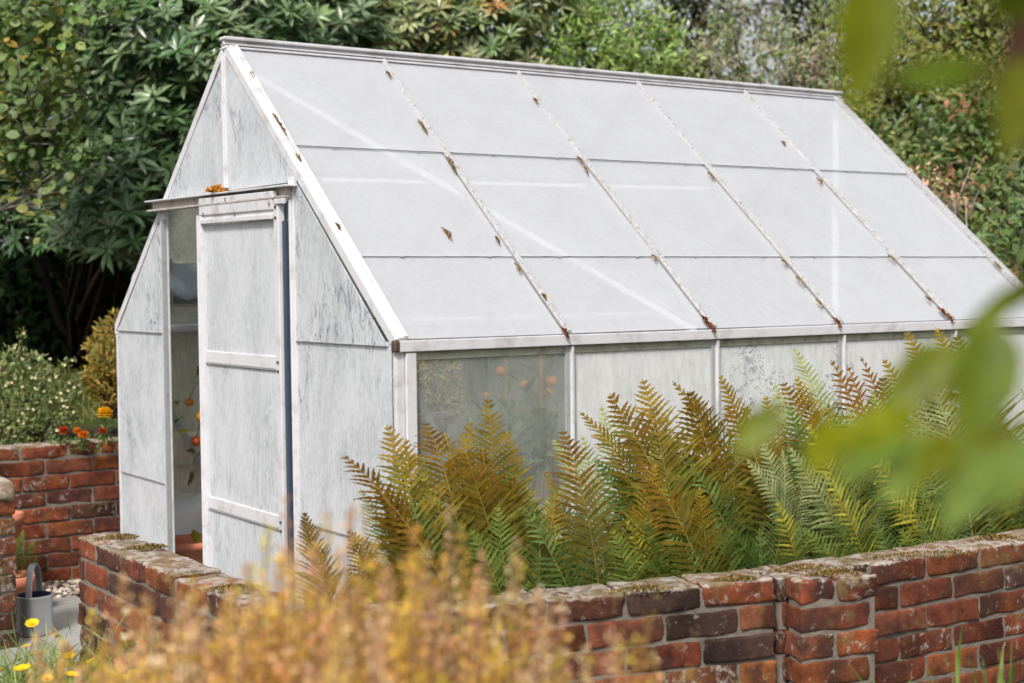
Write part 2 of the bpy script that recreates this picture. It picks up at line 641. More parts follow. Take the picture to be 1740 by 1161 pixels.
def build_path():
    mb = MB()
    ys = [-.2, .55, 1.18, 1.83, 2.52, 3.0]
    xs = [-1.5, -.75, -.05]
    for a in range(len(xs) - 1):
        for b in range(len(ys) - 1):
            o = .22 if a else 0
            y0, y1 = ys[b] + o * (b > 0) * (b < len(ys) - 1), ys[b + 1] + o * (b + 1 < len(ys) - 1)
            V, F = rbox_template(((xs[a + 1] - xs[a]) / 2 - .006, (y1 - y0) / 2 - .006, .025), .008)
            V = V + np.array([(xs[a] + xs[a + 1]) / 2, (y0 + y1) / 2, -.005 + random.uniform(-.003, .003)])
            mb.add(V, F)
    tag(mb.build("path", MAT['slab']), kind='structure')


build_path()

# gravel at the foot of the far wall
mb = MB()
V, F = rbox_template((1, .75, .55), .5)
n = 1500
pos = np.stack([RNG.uniform(-.9, .6, n), RNG.uniform(2.86, 3.2, n), np.full(n, .012)], 1)
pos[:, 2] += RNG.uniform(0, .02, n)
s = RNG.uniform(.006, .014, n)
a = RNG.uniform(0, 2 * PI, n)
P = np.stack([V[None, :, 0] * np.cos(a)[:, None] - V[None, :, 1] * np.sin(a)[:, None], V[None, :, 0] * np.sin(a)[:, None] + V[None, :, 1] * np.cos(a)[:, None], np.tile(V[:, 2], (n, 1))], -1)
P = pos[:, None] + P * s[:, None, None]
mb.add(P.reshape(-1, 3), (F[None] + (np.arange(n) * len(V))[:, None, None]).reshape(-1, 4), np.repeat(palette(n, [(.36, .27, .20), (.48, .40, .32), (.22, .14, .10), (.55, .5, .44)], .15), len(V), 0))
tag(mb.build("gravel", MAT['pebble']), "tan gravel strip along the foot of the far brick wall", "gravel", kind='stuff')

# ------------------------------------------------------------------ brick walls
BRICKS = [(0.183, 0.049, 0.019), (0.230, 0.067, 0.020), (0.134, 0.037, 0.018), (0.088, 0.030, 0.020), (0.247, 0.080, 0.024), (0.060, 0.030, 0.024), (0.174, 0.060, 0.028)]
BW = [6, 3.5, 5, 1.8, .5, .6, 3]


def add_brick(mb, c, ax, ln, th, hh, lichen, rough=.0022, rnd=.0055):
    """brick centred at c, long axis ax (2D unit), length ln, thickness th, height hh"""
    V, F = rbox_template((ln / 2, th / 2, hh / 2), rnd, 2)
    ph = RNG.uniform(0, 40, 6)
    V = V + rough * np.stack([np.sin(V[:, 1] * 60 + V[:, 2] * 90 + ph[0]), np.sin(V[:, 0] * 47 + V[:, 2] * 75 + ph[1]) + .5 * np.sin(V[:, 0] * 110 + ph[4]),
                              np.sin(V[:, 0] * 38 + V[:, 1] * 50 + ph[2])], 1)
    an = RNG.normal(0, .006)
    x = np.array([ax[0] * math.cos(an) - ax[1] * math.sin(an), ax[0] * math.sin(an) + ax[1] * math.cos(an), RNG.normal(0, .008)])
    y = np.array([-x[1], x[0], 0])
    z = np.cross(x, y)
    k = palette(1, BRICKS, .14, BW)[0]
    C = np.tile(np.append(k, 0), (len(V), 1))
    # two-tone bricks: one end burnt darker
    if RNG.random() < .4:
        e = RNG.choice([-1, 1])
        f = np.clip((V[:, 0] * e / (ln / 2) + .1) * 2.0, 0, 1)[:, None]
        C[:, :3] = C[:, :3] * (1 - f * .65)
    C[:, 3] = lichen(V)
    mb.add(c + V[:, :1] * x + V[:, 1:2] * y + V[:, 2:] * z, F, C, 0, True)


def wall_run(mb, a, b, thick, z0, z1, phase=0.0, inner=1, cap=.95, mid=.12):
    """single leaf of brick whose front line runs a -> b; the thickness goes to the left of a -> b when inner = 1"""
    a, b = np.asarray(a, float), np.asarray(b, float)
    L = np.linalg.norm(b - a)
    d = (b - a) / L
    nrm2 = np.array([-d[1], d[0]]) * inner
    nc = int(round((z1 - z0) / .075))
    for c in range(nc):
        z = z1 - .0325 - c * .075
        top = c == 0
        s = -((c % 2) * .1125 + phase) % .225 - .225
        while s < L:
            ln = .215
            s0, s1 = max(s, 0), min(s + ln, L)
            jog = RNG.uniform(-.004, .004)
            if s1 - s0 > .045:
                m = (s0 + s1) / 2
                cc = a + d * m + nrm2 * (thick / 2 + jog)
                lv = RNG.uniform(.0, 1.0) ** 4 * .26
                if top:
                    fn = lambda V, lv=lv: np.where(V[:, 2] > .026, cap * .62, .12 + lv)
                else:
                    fn = lambda V, lv=lv: np.full(len(V), mid * .5 + lv)
                add_brick(mb, np.array([cc[0], cc[1], z + RNG.normal(0, .0015)]), d, s1 - s0, thick, .065 + RNG.normal(0, .0012), fn, 0.0028 if top else .0022, .010 if top else .0055)
            s += .225
    # mortar core
    q0 = a + d * .006 + nrm2 * .0065
    q1 = b - d * .006 + nrm2 * .0065
    e = nrm2 * (thick - .013)
    mv, mf = rbox_template((np.linalg.norm(q1 - q0) / 2, (thick - .013) / 2, (z1 - z0 - .012) / 2), .004, 10)
    mc = (q0 + q1 + e) / 2
    x, y = np.array([d[0], d[1], 0]), np.array([nrm2[0], nrm2[1], 0])
    ph = RNG.uniform(0, 9, 3)
    off = .0012 * np.sin(mv[:, 0] * 31 + ph[0]) * np.sin(mv[:, 2] * 60 + ph[1])
    mb.add(np.array([mc[0], mc[1], (z0 + z1 - .012) / 2]) + mv[:, :1] * x + (mv[:, 1:2] + off[:, None]) * y + mv[:, 2:] * np.array([0, 0, 1]), mf if inner < 0 else mf, (1, 1, 1), 1, True)


def moss_clump(mb, c, rx, ry, h, n=260, cols=((.16, .10, .03), (.22, .14, .04), (.11, .09, .03), (.26, .18, .08)), up=(0, 0, 1), ax=None):
    up = norm(up)
    x = norm(np.cross(up, (0.3, 1, .1))) if ax is None else norm(ax)
    y = np.cross(up, x)
    r = np.sqrt(RNG.random(n))
    t = RNG.uniform(0, 2 * PI, n)
    irr = 1 + .25 * np.sin(3 * t + 1) + .15 * np.sin(7 * t)
    P = np.asarray(c) + (r * irr * np.cos(t) * rx)[:, None] * x + (r * irr * np.sin(t) * ry)[:, None] * y + ((1 - r ** 2) * h * RNG.uniform(.3, 1, n))[:, None] * up
    d = norm(rand_dir(n) + up * 1.1)
    scatter(mb, leaf_template(.6, .1, .1, ((.5, 1),)), P - d * h * .25, d, rand_dir(n), h * RNG.uniform(.5, 1.0, n), palette(n, cols, .2))


TOP = .61
wall = empty("brick_wall", (-.66, -.62, 0))
wl = np.array([-.66, -.62, 0])
mb = MB()
wall_run(mb, (-.655, .985), (-.66, -.455), .145, .01, TOP, .05, 1)
mb.build("front_return", [MAT['brick'], MAT['mortar']], wall, wl)
wall['label'] = "L-shaped low red brick wall wrapping the fern bed, with lichen-whitened top"
wall['category'] = "wall"
mb = MB()
wall_run(mb, (-.662, -.60), (.652, -.905), .15, .01, TOP, .0, 1)
wall_run(mb, (.662, -.907), (3.3, -1.03), .15, .01, TOP + .002, .1, 1)
mb.build("long_run", [MAT['brick'], MAT['mortar']], wall, wl)
mb = MB()
pd = norm(np.array([1.314, -.305]))
pa = np.array([.66, -.975])
wall_run(mb, pa - np.array([.004, .018]), pa - np.array([.004, .018]) + pd * .245, .084, .01, TOP + .004, .11, 1, cap=.8)
mb.build("pilaster", [MAT['brick'], MAT['mortar']], wall, wl)
for (px, py, rx, ry) in [(205, 914, .05, .03), (252, 931, .05, .03), (395, 1001, .07, .03), (1090, 1002, .06, .03), (1360, 968, .09, .04), (1420, 975, .06, .03), (1560, 945, .16, .04), (1250, 985, .05, .02), (700, 1035, .06, .03), (1690, 915, .07, .03)]:
    mb = MB()
    p = on_z(px, py, TOP + .002)
    moss_clump(mb, p, rx * 1.2, ry * 1.15, .011, 420)
    mb.build("moss_patch", MAT['moss'], wall, wl)

# pier on the far side of the opening, with its stub of wall
pier = empty("brick_pier", (-.75, 2.2, 0))
mb = MB()
wall_run(mb, (-.55, 2.055), (-.76, 1.985), .21, -.03, .60, .03, -1, cap=.9, mid=.5)
wall_run(mb, (-.77, 2.015), (-1.9, 2.015), .15, -.03, .60, .08, -1, cap=.9, mid=.5)
mb.build("brickwork", [MAT['brick'], MAT['mortar']], pier, (-.75, 2.2, 0))
tag(pier, "crumbling lichen-grey brick pier left of the path opening", "pier")
mb = MB()
V, F = rbox_template((.10, .12, .045), .03, 2)
V = V + .010 * np.sin(V[:, [1, 2, 0]] * 40)
mb.add(V * np.array([.8, .8, 1.0]) + np.array([-.64, 2.12, .635]), F, (.22, .12, .09, .85))
mb.build("coping_stone", MAT['brick'], pier, (-.75, 2.2, 0))

fw = empty("retaining_wall", (0, 3.2, 0))
mb = MB()
wall_run(mb, (-2.6, 3.215), (6.0, 3.215), .15, -.07, .68, .06, 1, cap=1.0, mid=.1)
mb.build("brickwork", [MAT['brick'], MAT['mortar']], fw, (0, 3.2, 0))
tag(fw, "dark red brick retaining wall behind the greenhouse, holding the marigold bed", "wall")

# ------------------------------------------------------------------ greenhouse
W, H, PB, LX = 2.36, 1.019, .62, 3.09
SL = math.hypot(W / 2, H)
NS = np.array([0, -H / SL, (W / 2) / SL])       # outward normal of the near slope
NF = np.array([0, H / SL, (W / 2) / SL])
gh = empty("greenhouse", (0, 0, 0))
tag(gh, "white aluminium greenhouse with whitewashed panes and half open sliding door", "greenhouse")


def ns(x, s, o=0.0):       # point on the near slope
    return np.array([x, 0 + s / SL * W / 2, EZ + s / SL * H]) + NS * o


def fs(x, s, o=0.0):       # far slope
    return np.array([x, W - s / SL * W / 2, EZ + s / SL * H]) + NF * o


def part(mb, name, mats, label=None, parent=gh):
    o = mb.build(name, mats, parent)
    if label: o['label'] = label
    return o


# roof panes
rows = [(.006, .402), (.386, .978), (.962, SL - .02)]
for side, P_, N_, gm in ((0, ns, NS, 'roofglass'), (1, fs, NF, 'farglass')):
    for i in range(5):
        x0, x1 = i * PB + .008, (i + 1) * PB - .008
        for j, (a, b) in enumerate(rows):
            mb = MB()
            o0 = .002 + .0055 * j
            jx = random.uniform(-.0015, .0015)
            prism(mb, [P_(x0, a, o0), P_(x1, a, o0 + jx), P_(x1, b, .002 + max(0, .0055 * j - .004)), P_(x0, b, .002 + max(0, .0055 * j - .004))], N_, .003)
            if j and side == 0:
                bar(mb, P_(x0 + .004, a - .001, o0 + .001), P_(x1 - .004, a - .001, o0 + .001), .002, .0035, N_, .0008, mi=1)
                for q_ in (.28, .80):
                    xq = x0 + (x1 - x0) * (q_ + random.uniform(-.04, .04))
                    bar(mb, P_(xq, a - .003, o0 + .002), P_(xq + .014, a - .003, o0 + .002), .006, .005, N_, .001, mi=1)
            part(mb, "roof_pane", [MAT[gm], MAT['lapdirt']])
# glazing bars of both slopes
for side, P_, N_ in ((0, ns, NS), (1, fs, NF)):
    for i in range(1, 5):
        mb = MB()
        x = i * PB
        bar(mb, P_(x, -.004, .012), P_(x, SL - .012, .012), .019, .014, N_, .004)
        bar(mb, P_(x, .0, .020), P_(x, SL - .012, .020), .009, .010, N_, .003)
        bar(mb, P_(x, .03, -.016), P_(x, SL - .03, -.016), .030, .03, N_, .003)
        bar(mb, P_(x, .004, .007), P_(x, SL - .02, .007), .024, .005, N_, .001, mi=1)  # dark strip painting the shadow along each side of the bar
        part(mb, "glazing_bar", [MAT['alu_old'], MAT['edge_shade']])
# rakes (edge bars), stepped profile
for xe, sg in ((-.017, 1), (LX + .005, -1)):
    for P_, N_ in ((ns, NS), (fs, NF)):
        mb = MB()
        bar(mb, P_(xe + sg * .000, -.010, .004), P_(xe + sg * .000, SL + .004, .004), .012, .032, N_, .002)
        bar(mb, P_(xe + sg * .016, -.006, .011), P_(xe + sg * .016, SL + .0, .011), .020, .022, N_, .003)
        bar(mb, P_(xe + sg * .033, -.004, .016), P_(xe + sg * .033, SL - .01, .016), .013, .022, N_, .003)
        part(mb, "edge_bar", MAT['alu'] if sg > 0 else MAT['alu_old'])
# ridge
mb = MB()
rz = EZ + H
bar(mb, (-.03, W / 2, rz + .036), (LX + .03, W / 2, rz + .036), .050, .012, (0, 0, 1), .004)
bar(mb, (-.025, W / 2, rz + .021), (LX + .025, W / 2, rz + .021), .016, .020, (0, 0, 1), .002)
bar(mb, (-.025, W / 2, rz + .015), (LX + .025, W / 2, rz + .015), .044, .005, (0, 0, 1), .001)
bar(mb, (-.025, W / 2, rz + .002), (LX + .025, W / 2, rz + .002), .062, .008, (0, 0, 1), .002)
bar(mb, (-.02, W / 2, rz - .028), (LX + .02, W / 2, rz - .028), .012, .05, (0, 0, 1), .002)
part(mb, "ridge_cap", MAT['alu'])
# gutters / eaves
for y, sg in ((0, -1), (W, 1)):
    mb = MB()
    bar(mb, (-.02, y + sg * .018, EZ - .013), (LX + .02, y + sg * .018, EZ - .013), .016, .034, (0, 0, 1), .003)
    bar(mb, (-.02, y + sg * .003, EZ - .026), (LX + .02, y + sg * .003, EZ - .026), .03, .008, (0, 0, 1), .002)
    part(mb, "eave_gutter", MAT['alu'])
mb = MB()
bar(mb, (.03, -.004, EZ - .043), (LX - .03, -.004, EZ - .043), .010, .026, (0, 0, 1), .002)
part(mb, "eave_rail", MAT['greendirt'])
mb = MB()
V, F = rbox_template((.010, .012, .018), .006)
mb.add(V + np.array([-.022, -.018, EZ - .012]), F)
part(mb, "gutter_stop", MAT['screw'])
# side walls: posts and panes
for y, sg, key in ((0, -1, 'sideglass'), (W, 1, 'farglass')):
    for i in range(0, 6):
        mb = MB()
        x = i * PB if i < 5 else LX - .012
        if i == 0:
            bar(mb, (.030, y + sg * .012, .02), (.030, y + sg * .012, EZ - .032), .036, .02, (0, sg, 0), .003)
            bar(mb, (-.004, y + sg * .004, .02), (-.004, y + sg * .004, EZ - .032), .030, .02, (0, sg, 0), .003)
            bar(mb, (.016, y - sg * .02, .02), (.016, y - sg * .02, EZ - .04), .03, .03, (0, sg, 0), .003)
        else:
            bar(mb, (x + .007, y + sg * .012, .02), (x + .007, y + sg * .012, EZ - .032), .012, .018, (0, sg, 0), .003)
            bar(mb, (x - .008, y + sg * .005, .02), (x - .008, y + sg * .005, EZ - .032), .014, .012, (0, sg, 0), .002, mi=1)
            bar(mb, (x, y - sg * .022, .02), (x, y - sg * .022, EZ - .04), .028, .03, (0, sg, 0), .003, mi=1)
        part(mb, "wall_post", [MAT['alu'], MAT['alu_shade']])
    for i in range(5):
        for j, (z0, z1) in enumerate(((EZ - .625, EZ - .030), (.03, EZ - .61))):
            gm = key
            lab = None
            if sg < 0:
                if i == 0 and j == 0:
                    gm, lab = 'clearglass', "unpainted clear pane"
                if i in (2, 3) and j == 0:
                    gm, lab = 'wormglass', "pane with winding grazed marks in its paint"
            mb = MB()
            yy = y + sg * (.0 - .004 * j)
            prism(mb, [(i * PB + .01, yy, z0), ((i + 1) * PB - .014, yy, z0), ((i + 1) * PB - .014, yy, z1), (i * PB + .01, yy, z1)], (0, sg, 0), .003)
            part(mb, "side_pane", MAT[gm], lab)

# gables
def zr(y):                 # height of the rake above y
    return EZ + (y if y < W / 2 else W - y) / (W / 2) * H


for gx, sg in ((-.017, -1), (LX + .004, 1)):
    DJ, RP, BZ = 1.80, .645, EZ + .50
    key = 'gableglass' if sg < 0 else 'roofglass'
    # jambs and posts
    mb = MB()
    bar(mb, (gx, DJ, .0), (gx, DJ, zr(DJ) - .02 if sg < 0 else zr(DJ) - .02), .040, .022, (-1, 0, 0), .003)
    bar(mb, (gx - .010, DJ - .016, .0), (gx - .010, DJ - .016, zr(DJ) - .05), .010, .02, (-1, 0, 0), .002, mi=1)
    part(mb, "jamb", [MAT['alu'], MAT['alu_shade']])
    mb = MB()
    bar(mb, (gx, RP, .0), (gx, RP, zr(RP) - .03), .030, .024, (-1, 0, 0), .003)
    bar(mb, (gx - .008, RP + .004, .0), (gx - .008, RP + .004, zr(RP) - .04), .010, .022, (-1, 0, 0), .003)
    part(mb, "jamb", [MAT['alu'], MAT['alu_shade']])
    mb = MB()
    bar(mb, (gx, W / 2, BZ + .02 if sg < 0 else .0), (gx, W / 2, rz - .02), .026, .02, (-1, 0, 0), .003)
    bar(mb, (gx - .010, W / 2, BZ + .02 if sg < 0 else .0), (gx - .010, W / 2, rz - .03), .010, .014, (-1, 0, 0), .003)
    part(mb, "centre_bar", MAT['alu'])
    mb = MB()
    bar(mb, (gx, 0.0, .015), (gx, W, .015), .03, .05, (0, 0, 1), .003)
    part(mb, "sill", MAT['alu'])
    t = .003
    nx = (sg, 0, 0)

    def pane(poly, key=key, lab=None, dx=0.0):
        mb = MB()
        prism(mb, [(gx + dx, y, z) for y, z in poly], nx, t)
        part(mb, "gable_pane", MAT[key], lab)
    g = .012
    for mirror in (0, 1):
        yy = (lambda y: y) if not mirror else (lambda y: W - y)
        e = RP if not mirror else W - DJ
        pane([(yy(.012), .04), (yy(e - g), .04), (yy(e - g), EZ - .60), (yy(.012), EZ - .60)], dx=-sg * .004)
        pane([(yy(.012), EZ - .615), (yy(e - g), EZ - .615), (yy(e - g), EZ - .0), (yy(.012), EZ - .0)])
        pane([(yy(.026), EZ - .014), (yy(e - g), EZ - .014), (yy(e - g), zr(e) - .036)], dx=sg * .004)
        mb = MB()
        bar(mb, (gx + sg * .006, yy(.02), EZ - .614), (gx + sg * .006, yy(e - g), EZ - .614), .0026, .0026, (0, 0, 1), .0006)
        part(mb, "pane_lap", MAT['lapdirt'])
        mb = MB()
        bar(mb, (gx + sg * .010, yy(.03), EZ - .013), (gx + sg * .010, yy(e - g), EZ - .013), .0026, .0026, (0, 0, 1), .0006)
        part(mb, "pane_lap", MAT['lapdirt'])
        pane([(yy(.60), BZ + .012), (yy(W / 2 - .014), BZ + .012), (yy(W / 2 - .014), rz - .040)])
    if sg > 0:      # back gable: closed with two tall panes
        for a, b in ((RP + .016, W / 2 - .014), (W / 2 + .014, DJ - .02)):
            pane([(a, .04), (b, .04), (b, BZ), (a, BZ)], dx=-.004)
gx = -.017
# door track over the opening: thin lip on top, dirty channel below
tr = MB()
bar(tr, (gx - .030, .605, EZ + .497), (gx - .030, 1.880, EZ + .507), .040, .006, (0, 0, 1), .002)
bar(tr, (gx - .016, .640, EZ + .480), (gx - .016, 1.870, EZ + .488), .008, .034, (0, 0, 1), .002, mi=1)
bar(tr, (gx - .030, .640, EZ + .462), (gx - .030, 1.865, EZ + .470), .034, .008, (0, 0, 1), .002, mi=1)
bar(tr, (gx - .040, .640, EZ + .448), (gx - .040, .700, EZ + .448), .016, .018, (0, 0, 1), .002)
part(tr, "door_track", [MAT['alu'], MAT['track']])
mb = MB()
moss_clump(mb, (gx - .035, 1.19, EZ + .508), .032, .02, .02, 160, ((.45, .17, .02), (.55, .24, .04), (.35, .14, .02)))
part(mb, "lichen_tuft", MAT['moss'])
# sliding door
dx = -.048
D0, D1 = .680, 1.352
door = empty("sliding_door", (0, 0, 0))
door.parent = gh


def dpart(mb, name, mats):
    o = mb.build(name, mats, door)
    return o


mb = MB()
bar(mb, (dx, D1 - .013, .03), (dx, D1 - .013, EZ + .43), .026, .024, (-1, 0, 0), .003)
bar(mb, (dx - .010, D1 - .003, .03), (dx - .010, D1 - .003, EZ + .43), .006, .022, (-1, 0, 0), .002)
dpart(mb, "stile", MAT['alu'])
mb = MB()
bar(mb, (dx, D0 + .018, .03), (dx, D0 + .018, EZ + .46), .036, .024, (-1, 0, 0), .003)
for z in (EZ + .43, EZ + .395, EZ - .085, EZ - .115, EZ - .62, EZ - .65):
    V, F = rbox_template((.004, .0045, .0045), .002)
    mb.add(V + np.array([dx - .013, D0 + .018, z]), F, mi=1)
dpart(mb, "stile", [MAT['alu'], MAT['screw']])
mb = MB()
bar(mb, (dx - .004, D0 + .04, EZ + .454), (dx - .004, D1 - .01, EZ + .460), .020, .062, (0, 0, 1), .003)
bar(mb, (dx - .012, D0 + .04, EZ + .400), (dx - .012, D1 - .026, EZ + .406), .014, .018, (0, 0, 1), .003)
bar(mb, (dx - .002, D0 + .04, EZ + .416), (dx - .002, D1 - .026, EZ + .422), .010, .05, (0, 0, 1), .003)
for y, z in ((.74, EZ + .44), (1.02, EZ + .412), (1.30, EZ + .43), (1.1, EZ + .475)):
    bar(mb, (dx - .0155, y, z - .006), (dx - .0155, y, z + .008), .004, .003, (-1, 0, 0), .001, mi=1)
dpart(mb, "top_rail", [MAT['alu'], MAT['screw']])
for zc in (EZ - .088, EZ - .625):
    mb = MB()
    bar(mb, (dx + .001, D0 + .036, zc), (dx + .001, D1 - .026, zc), .011, .044, (0, 0, 1), .003)
    bar(mb, (dx + .001, D0 + .036, zc - .0245), (dx + .001, D1 - .026, zc - .0245), .012, .0035, (0, 0, 1), .002, mi=1)
    dpart(mb, "middle_rail", [MAT['alu'], MAT['alu_shade']])
mb = MB()
bar(mb, (dx, D0 + .036, .06), (dx, D1 - .026, .06), .02, .07, (0, 0, 1), .003)
dpart(mb, "bottom_rail", MAT['alu'])
for z0, z1 in ((EZ - .066, EZ + .392), (EZ - .604, EZ - .114), (.094, EZ - .65)):
    mb = MB()
    prism(mb, [(dx + .006, D0 + .03, z0), (dx + .006, D1 - .02, z0), (dx + .006, D1 - .02, z1), (dx + .006, D0 + .03, z1)], (-1, 0, 0), .003)
    dpart(mb, "door_pane", MAT['doorglass'])
mb = MB()
bar(mb, (dx + .012, D0 - .010, .03), (dx + .012, D0 - .010, EZ + .385), .014, .026, (-1, 0, 0), .004)  # dark strip standing for the dim interior seen through the door gap
dpart(mb, "door_gap_strip", MAT['gap_dark'])
# narrow fixed light between the dark gap strip and the right jamb
mb = MB()
prism(mb, [(gx, RP + .012, .05), (gx, 1.02, .05), (gx, 1.02, EZ + .45), (gx, RP + .012, EZ + .45)], (-1, 0, 0), .003)
part(mb, "gable_pane", MAT['doorglass'])

# structure seen through the paint: diagonals, purlins, corner braces
for (p, q_, wd) in [(ns(.05, SL - .10, -.030), ns(1.20, .03, -.030), .034), (fs(.05, SL - .10, -.045), fs(1.20, .03, -.045), .028), (ns(LX - .05, SL - .10, -.045), ns(LX - 1.2, .03, -.045), .028),
                    (fs(LX - .05, SL - .10, -.045), fs(LX - 1.2, .03, -.045), .028)]:
    mb = MB()
    bar(mb, p, q_, wd, .010, NS if p[1] < W / 2 else NF, .002)
    part(mb, "roof_brace", MAT['white'])
mb = MB()
bar(mb, ns(.10, .855, -.05), ns(2.0, .882, -.05), .02, .012, NS, .002)
part(mb, "purlin", MAT['white'])
for p, q_ in [((.025, .035, EZ - .05), (.48, .035, .30)), ((.025, W - .035, EZ - .05), (.60, W - .035, .15)), ((LX - .03, W - .035, EZ - .05), (LX - .6, W - .035, .15))]:
    mb = MB()
    bar(mb, p, q_, .026, .006, (0, 1, 0), .002)
    part(mb, "corner_brace", MAT['alu_shade'])

# moss on the roof and bars
def moss_on(px, py, size, h=.014, n=130, long=1.6, off=.02, cols=((.26, .16, .05), (.34, .22, .09), (.20, .12, .05), (.42, .30, .16))):
    v = CF + CR * (px - 870) / FPX + CU * (580.5 - py) / FPX
    t = ((ns(0, 0, off) - CAM) @ NS) / (v @ NS)
    mb = MB()
    moss_clump(mb, CAM + v * t, size * .55, size * long * 1.35, h * .6, n, cols, NS, (1, 0, 0))
    part(mb, "moss_tuft", MAT['moss'])


moss_on(760, 399, .024, .014, 240, 1.15, .006, ((.22, .10, .02), (.32, .17, .05), (.14, .07, .02)))
for px, py, sz in [(429, 128, .013), (469, 202, .012), (476, 213, .008), (482, 223, .012), (507, 269, .011), (574, 386, .008), (660, 127, .011), (716, 212, .012), (722, 222, .010), (765, 275, .012), (771, 287, .009),
                   (910, 172, .009), (985, 272, .011), (995, 289, .010), (1208, 300, .013), (1331, 244, .008), (1393, 309, .010), (1359, 478, .014), (1333, 447, .010), (1515, 440, .013),
                   (1392, 516, .010), (1578, 510, .009), (1695, 452, .011), (880, 455, .009), (1112, 439, .008), (845, 408, .007), (925, 505, .006)]:
    moss_on(px, py, sz)
for px, py, sz in [(960, 566, .013), (1208, 556, .016), (1422, 548, .016), (1612, 540, .016), (1600, 530, .012), (1198, 545, .011)]:
    moss_on(px, py, sz, .018, 150, 1.3, .02, ((.30, .13, .05), (.20, .08, .04), (.14, .05, .04)))

# floor inside
mb = MB()
V, F = rbox_template((LX / 2 - .05, W / 2 - .05, .015), .004)
mb.add(V + np.array([LX / 2, W / 2, .0]), F)
tag(mb.build("greenhouse_floor", MAT['slab']), kind='structure')
# ------------------------------------------------------------------ things inside the greenhouse
def box_pot(c, lx, ly, h, rim=.02, rot=0.0):
    """open trough with a rolled rim"""
    mb = MB()
    t = .014
    ca, sa = math.cos(rot), math.sin(rot)

    def ring(fx, fy, z):
        n = 8
        out = []
        r = .04
        for qx, qy, a0 in ((1, 1, 0), (-1, 1, 90), (-1, -1, 180), (1, -1, 270)):
            for k in range(n + 1):
                a = math.radians(a0 + 90 * k / n)
                x, y = qx * (fx - r) + r * math.cos(a), qy * (fy - r) + r * math.sin(a)
                out.append((c[0] + x * ca - y * sa, c[1] + x * sa + y * ca, c[2] + z))
        return out
    prof = [(lx / 2 * .84, ly / 2 * .80, 0), (lx / 2 * .97, ly / 2 * .96, h - rim * 1.6), (lx / 2 + rim * .6, ly / 2 + rim * .6, h - rim * 1.4), (lx / 2 + rim * .8, ly / 2 + rim * .8, h - .006), (lx / 2 + rim * .5, ly / 2 + rim * .5, h),
            (lx / 2 - t, ly / 2 - t, h), (lx / 2 - t * 1.3, ly / 2 - t * 1.3, h - .02), (lx / 2 * .8, ly / 2 * .78, h * .45)]
    V, n = [], 0
    for a, b, z in prof:
        V += ring(a, b, z)
    m = len(V) // len(prof)
    F = []
    for i in range(len(prof) - 1):
        for k in range(m):
            k2 = (k + 1) % m
            F.append([i * m + k, i * m + k2, (i + 1) * m + k2, (i + 1) * m + k])
    F.append(list(range(m))[::-1])
    F.append([(len(prof) - 1) * m + k for k in range(m)])
    mb.add(V, F, smooth=True)
    return mb


p = at(330, 922, 6.22)
crate_top = p[2] - .155
mb = box_pot((p[0] + .05, p[1] - .03, crate_top + .004), .34, .24, .17, .02, -.2)
tag(mb.build("terracotta_trough", MAT['terracotta']), "empty rectangular terracotta trough standing inside the open greenhouse doorway", "plant pot")
cr = MB()
for k in range(4):
    z = .02 + (crate_top - .02) * (k + .5) / 4
    hh = (crate_top - .02) / 4 - .012
    for sy in (-1, 1):
        bar(cr, (p[0] - .17, p[1] + sy * .12, z), (p[0] + .17, p[1] + sy * .12, z), .012, hh, (0, 0, 1), .002)
    for sx in (-1, 1):
        bar(cr, (p[0] + sx * .17, p[1] - .112, z), (p[0] + sx * .17, p[1] + .112, z), .012, hh, (0, 0, 1), .002)
V, F = rbox_template((.18, .135, .008), .003)
cr.add(V + np.array([p[0], p[1], crate_top - .008]), F)
tag(cr.build("wooden_crate", MAT['wood']), "grey wooden crate under the terracotta trough in the doorway", "crate")

# white sack behind the trough
p = at(322, 890, 6.55)
mb = MB()
V, F = rbox_template((.25, .16, .30), .12, 8)
V = V + .022 * np.stack([np.sin(V[:, 1] * 21 + V[:, 2] * 14), np.sin(V[:, 0] * 17 + V[:, 2] * 19), np.sin(V[:, 0] * 24 + V[:, 1] * 22)], 1)
V[:, 2] += .30
mb.add(V * np.array([1, 1, (p[2] + .12) / .62]) + np.array([p[0] + .06, p[1], .015]), F)
tag(mb.build("plastic_sack", MAT['sack']), "bulging white plastic sack behind the trough, seen through the door gap", "sack")

# shelf under the far roof with folded sheet and slats on it
p = on_y(318, 490, 2.16)
mb = MB()
sh = empty("hanging_shelf", (p[0], 2.14, p[2] - .06))
for dy in (-.10, -.03, .04, .11):
    bar(mb, (.03, 2.14 + dy, p[2] - .07), (1.7, 2.14 + dy, p[2] - .07), .035, .012, (0, 0, 1), .002)
mb.build("shelf_board", MAT['wood'], sh, (p[0], 2.14, p[2] - .06))
for x in (.1, .9, 1.6):
    mb = MB()
    bar(mb, (x, 2.02, p[2] - .08), (x, 2.30, p[2] - .08), .02, .01, (0, 0, 1), .002)
    bar(mb, (x, 2.03, p[2] - .08), (x, 2.03, EZ + .285), .016, .004, (1, 0, 0), .001)
    mb.build("hanger", MAT['alu_shade'], sh, (p[0], 2.14, p[2] - .06))
tag(sh, "slatted timber shelf hung under the far eave inside the greenhouse", "shelf")
mb = MB()
V, F = rbox_template((.28, .11, .075), .03, 7)
V = V + .016 * np.stack([np.sin(V[:, 1] * 51 + V[:, 2] * 34), np.sin(V[:, 0] * 37 + V[:, 2] * 39), np.sin(V[:, 0] * 34 + V[:, 1] * 42)], 1)
mb.add(V + np.array([p[0] + .08, 2.14, p[2] + .03]), F)
tag(mb.build("folded_sheet", MAT['bluesheet']), "crumpled pale blue sheet lying on the hanging shelf behind the door gap", "sheet")
